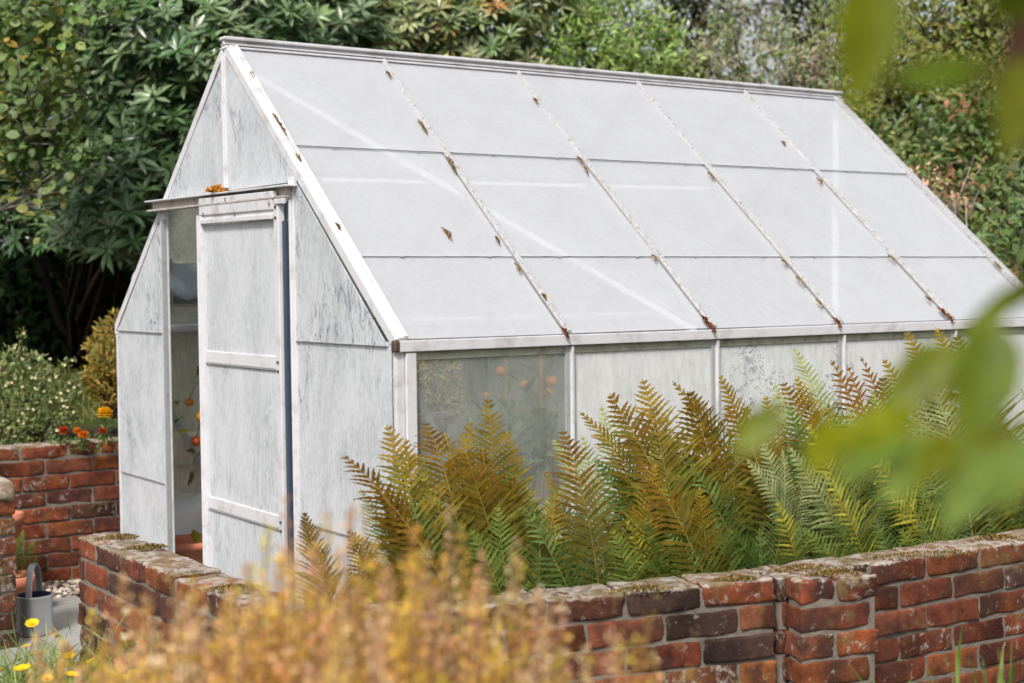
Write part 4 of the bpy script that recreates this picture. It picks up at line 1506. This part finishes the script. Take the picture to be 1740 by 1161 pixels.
leafy_tree("leafy_shrub", "bright green bushy shrub peeking over the right half of the ridge", "shrub",
           lobset([(960, 30, 11.2, .40), (1040, 40, 11.4, .42), (1100, 90, 11.3, .34), (990, 100, 11.0, .36), (930, 90, 10.9, .26), (1070, 140, 11.2, .34), (1000, -20, 11.5, .36), (1130, 140, 11.4, .26), (920, 150, 11, .3), (1030, 230, 11.3, .5), (950, -40, 11.4, .3)]),
           9500, .055, [(.22, .33, .08), (.29, .40, .11), (.16, .25, .06), (.36, .41, .17)], rootat(1020, 11.6), leaf_template(.38, .2, .2), .05)
leafy_tree("twiggy_tree", "sparse grey-brown twiggy tree with sky showing through, above the ridge's far end", "tree",
           lobset([(1190, 120, 11.6, .32), (1240, 90, 11.9, .34), (1290, 130, 11.7, .34), (1350, 110, 12.0, .34), (1400, 150, 11.8, .34), (1230, 30, 12.1, .3), (1310, 50, 12.2, .3), (1420, 80, 12, .3), (1180, 180, 11.6, .34), (1300, 200, 11.8, .4), (1440, 220, 11.6, .36), (1400, 20, 12.2, .28), (1490, 170, 11.8, .36)]),
           6000, .050, [(.28, .32, .18), (.24, .29, .13), (.33, .33, .23), (.38, .30, .20), (.18, .23, .10)], rootat(1330, 12.2), leaf_template(.42, .2, .2), .04, inner=.95, twigs=11, barkc=(.22, .18, .15))
for k, (px, d, lab) in enumerate(((1150, 15.5, "dark conifer trunk and boughs at the top, right of the bright shrub"), (1385, 15.8, "dark conifer boughs at the top, above the ridge's far end"))):
    leafy_tree("conifer_tree", lab, "tree", lobset([(px, -40, d, .55), (px + (45 if k == 0 else -40), -10, d, .42), (px - 15, 50, d, .30), (px + 10, 130, d, .30), (px + 20, 240, d, .5), (px + 70, 30, d + .3, .3)]),
               1900, .12, [(.025, .04, .015), (.04, .05, .02), (.06, .045, .02)], rootat(px, d), leaf_template(.3, .2, .2), .22, 'leaf', barkc=(.07, .045, .035), inner=.7)
leafy_tree("mixed_hedge_shrub", "dense mid-green shrub with russet leaves beyond the greenhouse's far end", "shrub",
           lobset([(1500, 260, 10.2, .36), (1570, 240, 9.9, .36), (1640, 230, 9.8, .36), (1720, 220, 9.8, .40), (1560, 320, 9.7, .32), (1620, 320, 9.5, .30), (1690, 310, 9.5, .34), (1660, 390, 9.4, .30), (1740, 390, 9.4, .34), (1720, 470, 9.3, .36), (1600, 400, 9.7, .34), (1530, 380, 10, .4), (1790, 300, 9.7, .4), (1640, 500, 9.6, .5), (1480, 420, 10.2, .5)]),
           14000, .052, [(.12, .19, .055), (.16, .22, .07), (.09, .14, .04), (.22, .25, .08), (.28, .20, .06), (.32, .16, .08)], rootat(1640, 10.2), leaf_template(.5, .2, .25), .05, wts=[4, 4, 4, 3, .7, .35])
leafy_tree("olive_tree_crown", "olive-yellow leafy tree behind the blurred branch at upper right", "tree",
           lobset([(1480, 60, 10.8, .34), (1550, 40, 10.6, .34), (1620, 70, 10.6, .34), (1690, 60, 10.5, .36), (1560, 130, 10.4, .34), (1650, 150, 10.3, .36), (1730, 130, 10.3, .4), (1490, 150, 10.6, .3), (1750, 20, 10.5, .4), (1470, 230, 10.6, .34), (1650, -40, 10.7, .4)]),
           9500, .058, [(.19, .22, .05), (.24, .25, .06), (.14, .18, .045), (.28, .25, .08)], rootat(1680, 11), leaf_template(.45, .2, .25), .08, inner=.85, twigs=9, barkc=(.12, .09, .07))
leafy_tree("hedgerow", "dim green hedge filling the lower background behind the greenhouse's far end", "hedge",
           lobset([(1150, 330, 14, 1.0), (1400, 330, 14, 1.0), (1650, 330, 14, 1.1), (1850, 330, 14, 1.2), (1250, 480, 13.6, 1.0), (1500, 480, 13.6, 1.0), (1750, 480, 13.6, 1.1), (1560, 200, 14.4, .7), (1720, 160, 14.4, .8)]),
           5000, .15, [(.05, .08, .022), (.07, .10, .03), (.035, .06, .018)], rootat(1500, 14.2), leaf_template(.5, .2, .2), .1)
# peach-tinted sprig and the near sprig at the right
leafy_tree("azalea_sprig", "bare grey twigs with peach-coloured leaf tufts beside the far rake", "shrub",
           lobset([(1575, 305, 8.6, .05), (1600, 325, 8.6, .06), (1612, 350, 8.6, .05), (1650, 283, 8.6, .03), (1625, 345, 8.7, .05), (1640, 335, 8.5, .03)]),
           120, .036, [(.60, .36, .24), (.52, .28, .16), (.66, .44, .30)], rootat(1600, 8.8), leaf_template(.45, .2, .25), .022, barkc=(.34, .29, .24), twigs=5)
leafy_tree("broadleaf_sprig", "light green shrub tip with drooping pointed leaves at the right edge", "shrub",
           lobset([(1700, 360, 7.7, .10), (1740, 340, 7.7, .12), (1715, 410, 7.6, .11), (1760, 420, 7.7, .14), (1712, 460, 7.6, .09), (1740, 480, 7.6, .12)]),
           420, .075, [(.16, .23, .10), (.22, .29, .14), (.12, .18, .06), (.30, .24, .10)], rootat(1790, 7.8, .05), leaf_template(.42, .3, .3, ((.2, .8), (.5, 1.0), (.8, .45))), .018, barkc=(.12, .10, .07))

# shrubs and flowers in the raised bed behind the far wall
lob = lobset([(20, 700, 7.75, .22), (70, 690, 7.7, .17), (-40, 690, 7.8, .24), (95, 715, 7.65, .10), (40, 640, 7.8, .14), (-10, 640, 7.8, .16), (55, 730, 7.6, .13), (0, 735, 7.6, .15)])
pot = conifer_bush("potentilla_bush", lob, 5200, [(.17, .21, .075), (.22, .26, .10), (.11, .15, .05), (.28, .30, .14)], "grey-green potentilla bush dotted with cream flowers on the left", "shrub", .030, (lob[0][0][0], lob[0][0][1], .62), .014, tmpl=leaf_template(.45, .15, .2))
mb = MB()
PF = []
for px, py in [(40, 566), (25, 590), (38, 610), (50, 625), (110, 620), (123, 612), (118, 650), (126, 658), (95, 640), (75, 665), (105, 680), (125, 700), (60, 660), (20, 650), (85, 610), (10, 655)] + [(random.uniform(-10, 120), random.uniform(640, 745)) for _ in range(24)]:
    PF.append(at(px, py, 7.50 + random.uniform(-.05, .05)))
PF = np.array(PF)
for k in range(5):
    a = 2 * PI * k / 5
    o = norm(CAM - PF[0])
    x, y = CR, CU
    d = np.tile(math.cos(a) * x + math.sin(a) * y + .3 * o, (len(PF), 1)) + RNG.normal(0, .2, PF.shape)
    scatter(mb, leaf_template(.9, -.1, .1, ((.4, .8), (.8, .9))), PF, d, np.tile(o, (len(PF), 1)), .009, palette(len(PF), [(.72, .62, .30), (.75, .70, .45)], .08))
e = pot
o = mb.build("blossom", MAT['petal'], e, tuple(e.location))
mb = MB()
for pts in ([(45, 640), (30, 600), (40, 560)], [(60, 650), (90, 630), (124, 610)], [(80, 680), (110, 665), (128, 650)]):
    Q = np.array([at(a, b, 7.6) for a, b in pts])
    tube(mb, Q, [.004, .003, .0015], 5, (.15, .12, .06))
    k = 90
    t = RNG.random(k)
    P = np.array([np.interp(t, [0, .5, 1], Q[:, j]) for j in range(3)]).T + RNG.normal(0, .014, (k, 3))
    scatter(mb, leaf_template(.45, .1, .2), P, rand_dir(k), rand_dir(k) + [0, 0, .8], .026, palette(k, [(.16, .22, .08), (.24, .28, .12)], .15), mi=1)
mb.build("shoot", [MAT['bark'], MAT['soft']], e, tuple(e.location))

lob = lobset([(190, 566, 8.1, .08), (172, 588, 8.1, .07), (190, 615, 8.0, .12), (175, 640, 8.0, .10), (195, 660, 8.0, .13), (215, 600, 8.1, .16), (205, 545, 8.1, .06), (165, 655, 8.0, .07), (230, 640, 8.1, .16)])
conifer_bush("golden_conifer", lob, 4200, [(.26, .22, .04), (.34, .24, .05), (.18, .18, .04), (.40, .24, .06)], "tiered golden conifer half hidden behind the greenhouse's far corner", "shrub", .034, (lob[4][0][0], lob[4][0][1], .72), .02)


def marigold(px, py, d, r, col, label, stem_to=None, nod=0):
    c = at(px, py, d)
    zb = stem_to if stem_to is not None else .66
    b = np.array([c[0] + RNG.normal(0, .02), c[1] + .01, zb])
    e = empty("marigold", b)
    tag(e, label, "flower", "marigolds along the retaining wall")
    mb = MB()
    tube(mb, [b, (b + c) / 2 + [.008, 0, 0], c], [.003, .0025, .003], 6, (.16, .22, .07))
    mb.build("stem", MAT['soft'], e, b)
    mb = MB()
    for ring, (th, n, s) in enumerate(((1.75, 14, .95), (1.45, 16, 1.0), (1.1, 14, .98), (.75, 11, .95), (.35, 7, .92))):
        a = np.arange(n) * 2 * PI / n + ring * .3 + RNG.normal(0, .08, n)
        d_ = np.stack([np.cos(a) * math.sin(th), np.sin(a) * math.sin(th), np.full(n, math.cos(th))], 1)
        nn = np.stack([-np.cos(a) * math.cos(th), -np.sin(a) * math.cos(th), np.full(n, math.sin(th))], 1)
        scatter(mb, leaf_template(.75, .15, -.2, ((.4, .7), (.85, 1.0))), np.tile(c, (n, 1)), d_, nn, r * s * RNG.uniform(.9, 1.1, n), palette(n, [col], .08))
    mb.build("petals", MAT['petal'], e, b)
    mb = MB()
    k = 26
    P = b + np.stack([RNG.normal(0, .018, k), RNG.normal(0, .018, k), RNG.uniform(0, max(.03, (c[2] - zb) * .7), k)], 1)
    scatter(mb, leaf_template(.3, .2, .2), P, norm(rand_dir(k) + [0, 0, .4]), rand_dir(k), .035, palette(k, [(.10, .17, .05), (.16, .22, .07)], .2))
    mb.build("leaves", MAT['soft'], e, b)


YM, OM, RM = (.85, .52, .02), (.75, .25, .015), (.55, .08, .015)
marigold(178, 703, 7.15, .040, YM, "tall yellow marigold beside the greenhouse's far corner post")
marigold(107, 733, 7.1, .028, RM, "red marigold farthest left along the wall, near the cream-flowered bush")
marigold(131, 733, 7.12, .022, OM, "small upright orange marigold right of the red one")
marigold(142, 740, 7.05, .028, OM, "broad orange marigold lowest over the wall top")
marigold(174, 733, 7.1, .020, RM, "small red marigold below the tall yellow one")

# grass patch beyond
mb = MB()
n = 6000
P = np.stack([RNG.uniform(-.6, 2.2, n), RNG.uniform(4.6, 7.5, n), np.zeros(n)], 1)
P[:, 2] = hgt(P[:, 0], P[:, 1])
scatter(mb, leaf_template(.10, .3, .1), P, norm(RNG.normal(0, .45, (n, 3)) + [0, 0, 1]), rand_dir(n), RNG.uniform(.05, .11, n), palette(n, [(.10, .15, .03), (.16, .19, .05), (.22, .20, .07)], .15))
tag(mb.build("grass", MAT['soft']), "patch of short grass in the shade behind the retaining wall", "grass", kind='stuff')

# ------------------------------------------------------------------ watering can, pots, small fern by the pier
cpos = at(58, 1010, 6.05)
e = empty("watering_can", (cpos[0], cpos[1], .02))
tag(e, "galvanised watering can with tall strap handle standing behind the brick pier", "watering can")
cl = np.array([cpos[0], cpos[1], .02])
hz = cpos[2] - .02
mb = MB()
R0 = .072
lathe(mb, [(0, 0), (R0 * .98, 0), (R0 * 1.02, .006), (R0 * .98, .012), (R0, hz * .5), (R0 * .97, hz - .02), (R0 * 1.01, hz - .012), (R0 * 1.03, hz - .004), (R0 * 1.0, hz), (R0 * .94, hz)], cl, 36)
mb.build("body", MAT['galv'], e, cl)
mb = MB()
lathe(mb, [(R0 * .93, hz), (R0 * .93, hz - .05), (R0 * .92, .02), (0, .02)], cl, 36)
mb.build("inside", MAT['galv_in'], e, cl)
mb = MB()
dirh = norm(np.array([CF[0], CF[1]]))
th = np.linspace(0, PI, 20)
pts = [cl + np.array([dirh[0] * R0 * .96 * math.cos(a), dirh[1] * R0 * .96 * math.cos(a), hz - .01 + .135 * math.sin(a)]) for a in th]
for k in range(19):
    rad = norm((pts[k] + pts[k + 1]) / 2 - (cl + [0, 0, hz - .01]))
    bar(mb, pts[k], pts[k + 1] + (pts[k + 1] - pts[k]) * .04, .026, .003, rad, .001)
mb.build("handle", MAT['galv'], e, cl)
mb = MB()
dd = np.array([-CR[0], -CR[1]])
tube(mb, [cl + np.array([dd[0] * R0 * .9, dd[1] * R0 * .9, .04]), cl + np.array([dd[0] * (R0 + .12), dd[1] * (R0 + .12), .17]), cl + np.array([dd[0] * (R0 + .2), dd[1] * (R0 + .2), .26])], [.018, .012, .010], 12)
lathe(mb, [(.010, -.01), (.028, .02), (.028, .026), (0, .03)], cl + np.array([dd[0] * (R0 + .2), dd[1] * (R0 + .2), .26]), 18)
mb.build("spout", MAT['galv'], e, cl)

pp = at(22, 1010, 6.45)
mb = MB()
pz = pp[2] + .07
pl = (pp[0], pp[1], .015)
lathe(mb, [(0, 0), (.07, 0), (.095, pz - .05), (.108, pz - .05), (.112, pz - .005), (.106, pz), (.096, pz), (.09, pz - .03), (0, pz - .035)], pl, 32)
e = empty("terracotta_pot", pl)
tag(e, "round terracotta pot half hidden behind the brick pier", "plant pot")
mb.build("pot", MAT['terracotta'], e, pl)
mb = MB()
lathe(mb, [(0, pz - .028), (.09, pz - .028)], pl, 24, (.05, .04, .03, 1))
mb.build("soil", MAT['pebble'], e, pl)
fe = empty("fern", (pp[0] + .02, pp[1], pz - .01))
tag(fe, "small green fern in the pot behind the brick pier", "fern")
fern_obj.append((fe, np.array([pp[0] + .02, pp[1], pz - .01])))
for tp, kd, ro in [((58, 916), 'green', .2), ((62, 945), 'green', .5), ((40, 900), 'green', -.2), ((60, 965), 'green', .1), ((20, 910), 'green', .3), ((0, 930), 'green', .2)]:
    put_frond(kd, len(fern_obj) - 1, at(tp[0], tp[1], 6.4 + random.uniform(-.06, .06)), ro, (0, 0, 0))
q_ = at(8, 905, 6.7)
mb = MB()
lathe(mb, [(0, 0), (.055, 0), (.075, .40), (.085, .40), (.088, q_[2] + .02), (.08, q_[2] + .025), (.07, q_[2])], (q_[0], q_[1], .012), 28)
tag(mb.build("tall_pot", MAT['terracotta']), "tall slim terracotta pot standing by the retaining wall behind the pier", "plant pot")

# ------------------------------------------------------------------ foreground: heather, yellow flowers, grass blades
def heather(tips, label, root, extra, cols):
    e = empty("heather_plant", root)
    tag(e, label, "heather", "heathers in the front bed")
    rt = np.asarray(root, float)
    st, lf = MB(), MB()
    T = []
    for px, py, d in tips:
        T.append(at(px, py, d))
    T = np.array(T)
    allt = list(T)
    for _ in range(extra):
        t = T[RNG.integers(len(T))]
        allt.append(t * 1.0 + np.array([RNG.normal(0, .09), RNG.normal(0, .09), -abs(RNG.normal(0, .11))]))
    for t in allt:
        b = rt + np.array([(t[0] - rt[0]) * .55, (t[1] - rt[1]) * .55, 0])
        b[2] = hgt(np.array([b[0]]), np.array([b[1]]))[0]
        L = np.linalg.norm(t - b)
        bend = RNG.normal(0, .03, 3)
        pts = [b, b * .66 + t * .34 + bend, b * .33 + t * .67 + bend * .7, t]
        tube(st, pts, [.0035, .0028, .002, .001], 4, (.20, .11, .06))
        k = int(230 * min(1, L / .6))
        u = .35 + .65 * RNG.random(k) ** .8
        P = np.array([np.interp(u, [0, .34, .67, 1], np.array(pts)[:, j]) for j in range(3)]).T
        rr = .013 * np.clip((1.03 - u) * 5, .15, 1)
        o = rand_dir(k)
        P = P + o * rr[:, None]
        ax = norm(t - b)
        d_ = norm(o * .8 + ax * .7)
        base = palette(1, cols, .15)[0]
        c = np.clip(base * RNG.normal(1, .2, (k, 1)), .01, .9)
        scatter(lf, leaf_template(.5, .1, .1, ((.5, 1),)), P, d_, rand_dir(k), RNG.uniform(.005, .010, k), c)
        # a few side sprigs
        for _ in range(5):
            uu = RNG.uniform(.4, .85)
            p0 = np.array([np.interp(uu, [0, .34, .67, 1], np.array(pts)[:, j]) for j in range(3)])
            p1 = p0 + norm(ax + rand_dir(1)[0] * .6) * RNG.uniform(.06, .14)
            kk = 34
            v = RNG.random(kk)
            Q = p0 + (p1 - p0) * v[:, None] + rand_dir(kk) * .009 * (1.1 - v)[:, None]
            scatter(lf, leaf_template(.5, .1, .1, ((.5, 1),)), Q, norm(rand_dir(kk) + ax * .7), rand_dir(kk), RNG.uniform(.008, .015, kk), np.clip(base * RNG.normal(1, .2, (kk, 1)), .01, .9))
    st.build("stems", MAT['bark'], e, root)
    lf.build("sprigs", MAT['heather'], e, root)


HC = [(.82, .47, .22), (.88, .60, .38), (.80, .48, .09), (.84, .54, .09), (.86, .52, .33), (.62, .46, .08)]
rp = lambda px, d: (lambda q: (q[0], q[1], float(hgt(np.array([q[0]]), np.array([q[1]]))[0])))(at(px, 900, d))
heather([(160, 1030, 1.89), (200, 1070, 1.74), (250, 1000, 1.89), (262, 1060, 1.74), (300, 1080, 1.67), (330, 985, 1.82), (345, 1040, 1.74), (220, 1120, 1.58), (290, 1130, 1.58), (180, 1140, 1.67)], "low tan heather at the bottom left in front of the wall end", rp(240, 1.82), 62, HC)
heather([(385, 1010, 1.74), (430, 960, 1.74), (455, 900, 1.74), (470, 950, 1.67), (485, 845, 1.77), (505, 905, 1.70), (540, 930, 1.67), (410, 1060, 1.58), (500, 1010, 1.58), (560, 985, 1.67)], "tallest pinkish heather in front of the sliding door", rp(460, 1.74), 80, HC)
heather([(600, 862, 1.70), (620, 868, 1.67), (575, 930, 1.67), (640, 930, 1.67), (655, 960, 1.58), (700, 895, 1.70), (690, 950, 1.58), (720, 960, 1.67), (610, 1000, 1.51), (680, 1030, 1.51), (740, 1010, 1.58)], "orange-tan heather in front of the greenhouse corner", rp(650, 1.67), 88, HC)
heather([(760, 965, 1.67), (782, 955, 1.70), (830, 960, 1.67), (875, 915, 1.74), (880, 950, 1.67), (800, 1020, 1.58), (850, 1030, 1.58), (910, 1010, 1.67), (930, 1060, 1.58), (960, 1040, 1.67), (1040, 1075, 1.67), (1000, 1100, 1.58), (945, 1100, 1.51)], "ochre heather thinning out in front of the long brick wall", rp(870, 1.67), 66, HC)

# yellow daisy-like flowers with feathery foliage
def tickseed(flowers, label, root, nleaf, spread):
    e = empty("tickseed_plant", root)
    tag(e, label, "flower", "yellow flowers in the front bed")
    rt = np.asarray(root, float)
    lf, fl = MB(), MB()
    for px, py, d, r in flowers:
        c = at(px, py, d)
        b = rt + RNG.normal(0, spread * .3, 3) * [1, 1, 0]
        tube(lf, [b, (b + c) / 2 + RNG.normal(0, .02, 3), c], [.002, .0018, .0015], 4, (.18, .25, .06))
        n = 8
        a = np.arange(n) * 2 * PI / n
        tilt = norm(np.array([0, 0, 1]) + RNG.normal(0, .3, 3) - CF * .5)
        x = norm(np.cross(tilt, (0.2, 1, 0)))
        y = np.cross(tilt, x)
        d_ = np.cos(a)[:, None] * x + np.sin(a)[:, None] * y + .35 * tilt
        scatter(fl, leaf_template(.65, -.05, .15, ((.4, .8), (.85, 1.0))), np.tile(c, (n, 1)), d_, np.tile(tilt, (n, 1)), r, palette(n, [(.85, .55, .01)], .06))
        sphere(fl, c + tilt * .003, r * .25, (.7, .35, .02), .6, 8, 5)
    k = nleaf
    st = rt + np.stack([RNG.normal(0, spread, k), RNG.normal(0, spread, k), RNG.uniform(.0, .44, k)], 1)
    scatter(lf, leaf_template(.035, .25, .1), st, norm(rand_dir(k) + [0, 0, .9]), rand_dir(k), RNG.uniform(.05, .12, k), palette(k, [(.20, .30, .06), (.26, .34, .10), (.14, .22, .05), (.36, .36, .10)], .15))
    for _ in range(26):
        b = rt + RNG.normal(0, spread * .4, 3) * [1, 1, 0]
        c = b + np.array([RNG.normal(0, spread), RNG.normal(0, spread), RNG.uniform(.25, .5)])
        tube(lf, [b, (b + c) / 2 + RNG.normal(0, .02, 3), c], [.002, .0018, .001], 4, (.2, .26, .08))
        sphere(lf, c, .006, (.4, .26, .03), 1, 6, 4)
    lf.build("foliage", MAT['soft'], e, root)
    fl.build("blossoms", MAT['petal'], e, root)


tickseed([(55, 1062, 3.9, .020), (38, 1140, 3.6, .024), (45, 1100, 3.8, .012)], "feathery plant with bright yellow flowers under the brick pier", (lambda q: (q[0], q[1], .0))(at(55, 1120, 3.8)), 4200, .16)
tickseed([(118, 1116, 3.7, .016), (122, 1150, 3.5, .020), (155, 1125, 3.6, .014), (212, 1156, 3.3, .018), (228, 1149, 3.3, .018), (80, 1155, 3.5, .015)], "feathery plant with yellow flowers at the bottom edge left of the heather", (lambda q: (q[0], q[1], .0))(at(130, 1120, 3.7)), 5200, .17)

# strap leaves in front of the long wall
def strap_clump(blades, label, root):
    e = empty("iris_clump", root)
    tag(e, label, "plant")
    mb = MB()
    rt = np.asarray(root, float)
    for px, py, d, w_ in blades:
        t = at(px, py, d)
        b = np.array([rt[0] * .4 + t[0] * .6, rt[1] * .4 + t[1] * .6, rt[2]])
        n = 12
        q = np.linspace(0, 1, n)
        cen = b + (t - b) * q[:, None] + np.stack([q * 0, q * 0, .06 * np.sin(q * PI)], 1) + (RNG.normal(0, .02, 3)) * np.sin(q * PI)[:, None]
        hw = w_ * (1 - q ** 2.2) + .0005
        a = norm(CR + RNG.normal(0, .3) * CF)
        V = np.empty((n * 3, 3))
        V[0::3], V[1::3], V[2::3] = cen + a * hw[:, None], cen + CF * (hw * .35)[:, None], cen - a * hw[:, None]
        F = []
        for k in range(n - 1):
            F += [[3 * k, 3 * k + 1, 3 * k + 4, 3 * k + 3], [3 * k + 1, 3 * k + 2, 3 * k + 5, 3 * k + 4]]
        mb.add(V, np.array(F), palette(1, [(.13, .22, .04), (.22, .27, .07), (.10, .18, .04)], .1)[0])
    mb.build("leaves", MAT['soft'], e, root)


strap_clump([(1635, 1060, 3.2, .008), (1625, 1100, 3.1, .006), (1668, 1115, 3.1, .006), (1655, 1130, 3.0, .005), (1705, 1095, 3.1, .010), (1730, 1120, 3.0, .010), (1575, 1130, 3.1, .005), (1440, 1125, 3.2, .005), (1480, 1145, 3.1, .005), (1700, 1140, 3, .008), (1720, 1080, 3.3, .006), (1550, 1150, 3, .006)],
            "upright strap-leaved clump at the bottom right before the brick wall", rp(1640, 3.1))

# ------------------------------------------------------------------ the branch close to the lens
def big_leaf(mb, base, tip, w_, col, face, curl=.12):
    b, t = np.asarray(base, float), np.asarray(tip, float)
    L = np.linalg.norm(t - b)
    d = (t - b) / L
    f = norm(np.asarray(face, float) - d * (np.asarray(face) @ d))
    x = np.cross(d, f)
    nu, nv = 14, 9
    V = []
    for i in range(nu):
        u = i / (nu - 1)
        hw = w_ * .5 * (math.sin(PI * u ** .8) ** .85) * (1 - .15 * u) + .0004
        for j in range(nv):
            v = -1 + 2 * j / (nv - 1)
            z = -curl * L * u * u + .22 * hw * abs(v) ** 1.5 + .025 * hw * math.sin(v * 9 + u * 22)
            V.append(b + d * (u * L) + x * (v * hw * (1 + .02 * math.sin(u * 60))) + f * z)
    i = np.arange(nu * nv).reshape(nu, nv)
    F = np.stack([i[:-1, :-1], i[1:, :-1], i[1:, 1:], i[:-1, 1:]], -1).reshape(-1, 4)
    mb.add(V, F, palette(1, [col], .08)[0])


OL, YO, DG, GL = (.14, .165, .004), (.24, .26, .004), (.08, .115, .006), (.19, .27, .05)
up_face = lambda k: norm(-CF * .5 + CU * .7 + CR * k)
e = empty("overhanging_branch", tuple(at(1790, -60, 0.884)))
el = tuple(e.location)
tag(e, "blurred olive-leaved branch very close at the top right corner", "branch")
st, lf = MB(), MB()
tube(st, [at(1780, -80, 0.894), at(1742, 40, 0.832), at(1728, 110, 0.811), at(1760, 220, 0.790), at(1780, 300, 0.790)], [.010, .009, .0085, .007, .005], 8, (.035, .018, .010))
tube(st, [at(1755, 95, 0.811), at(1700, 130, 0.790), at(1660, 130, 0.780)], [.004, .003, .002], 6, (.07, .06, .01))
big_leaf(lf, at(1485, -70, 0.749), at(1462, 178, 0.728), 0.0372, OL, -CF + CU * .2 + CR * .2)
big_leaf(lf, at(1690, 120, 0.790), at(1490, 130, 0.770), 0.0228, DG, -CF * .8 + CU * .5)
big_leaf(lf, at(1770, -20, 0.811), at(1680, 20, 0.832), 0.0372, DG, -CF + CR * .3)
big_leaf(lf, at(1760, 110, 0.790), at(1715, 250, 0.749), 0.0372, (.14, .16, .012), -CF + CU * .2)
big_leaf(lf, at(1780, -30, 0.832), at(1745, 90, 0.832), 0.0372, DG, -CF)
st.build("stem", MAT['bark'], e, el)
lf.build("leaves", MAT['fore'], e, el)

e = empty("leafy_shoot", tuple(at(1800, 520, 0.874)))
el = tuple(e.location)
tag(e, "blurred shoot of hanging green leaves close to the lens at the right edge", "branch")
st, lf = MB(), MB()
tube(st, [at(1800, 440, 0.862), at(1735, 490, 0.839), at(1680, 555, 0.815), at(1640, 620, 0.815), at(1600, 665, 0.815), at(1560, 690, 0.815)], [.0045, .004, .0035, .003, .002, .0015], 8, (.12, .15, .015))
tube(st, [at(1800, 700, 0.839), at(1700, 735, 0.815), at(1620, 745, 0.804), at(1540, 740, 0.792), at(1460, 725, 0.792)], [.004, .0035, .003, .002, .0015], 8, (.18, .2, .02))
big_leaf(lf, at(1780, 470, 0.850), at(1630, 560, 0.839), 0.0151, (.13, .17, .012), -CF * .8 + CU * .6)
big_leaf(lf, at(1690, 545, 0.815), at(1655, 760, 0.792), 0.0385, (.15, .20, .012), -CF + CU * .15 - CR * .15)
big_leaf(lf, at(1625, 590, 0.827), at(1500, 700, 0.815), 0.0320, (.18, .22, .02), -CF * .9 + CU * .4)
big_leaf(lf, at(1560, 700, 0.804), at(1395, 760, 0.781), 0.0236, YO, -CF * .7 + CU * .7)
big_leaf(lf, at(1430, 720, 0.792), at(1375, 800, 0.768), 0.0216, YO, -CF + CU * .2)
big_leaf(lf, at(1330, 690, 0.815), at(1245, 770, 0.804), 0.0196, (.22, .28, .03), -CF + CU * .4)
big_leaf(lf, at(1545, 735, 0.792), at(1415, 815, 0.768), 0.0281, GL, -CF * .35 + CU * .95)
big_leaf(lf, at(1600, 745, 0.792), at(1500, 850, 0.768), 0.0236, GL, -CF * .4 + CU * .9 + CR * .3)
big_leaf(lf, at(1620, 745, 0.792), at(1560, 815, 0.768), 0.0196, YO, -CF)
big_leaf(lf, at(1690, 740, 0.804), at(1610, 890, 0.768), 0.0320, GL, -CF * .5 + CU * .8 + CR * .2)
big_leaf(lf, at(1760, 740, 0.804), at(1690, 860, 0.781), 0.0261, GL, -CF * .5 + CU * .8)
big_leaf(lf, at(1700, 730, 0.804), at(1660, 800, 0.792), 0.0196, YO, -CF)
st.build("stem", MAT['bark'], e, el)
lf.build("leaves", MAT['fore'], e, el)
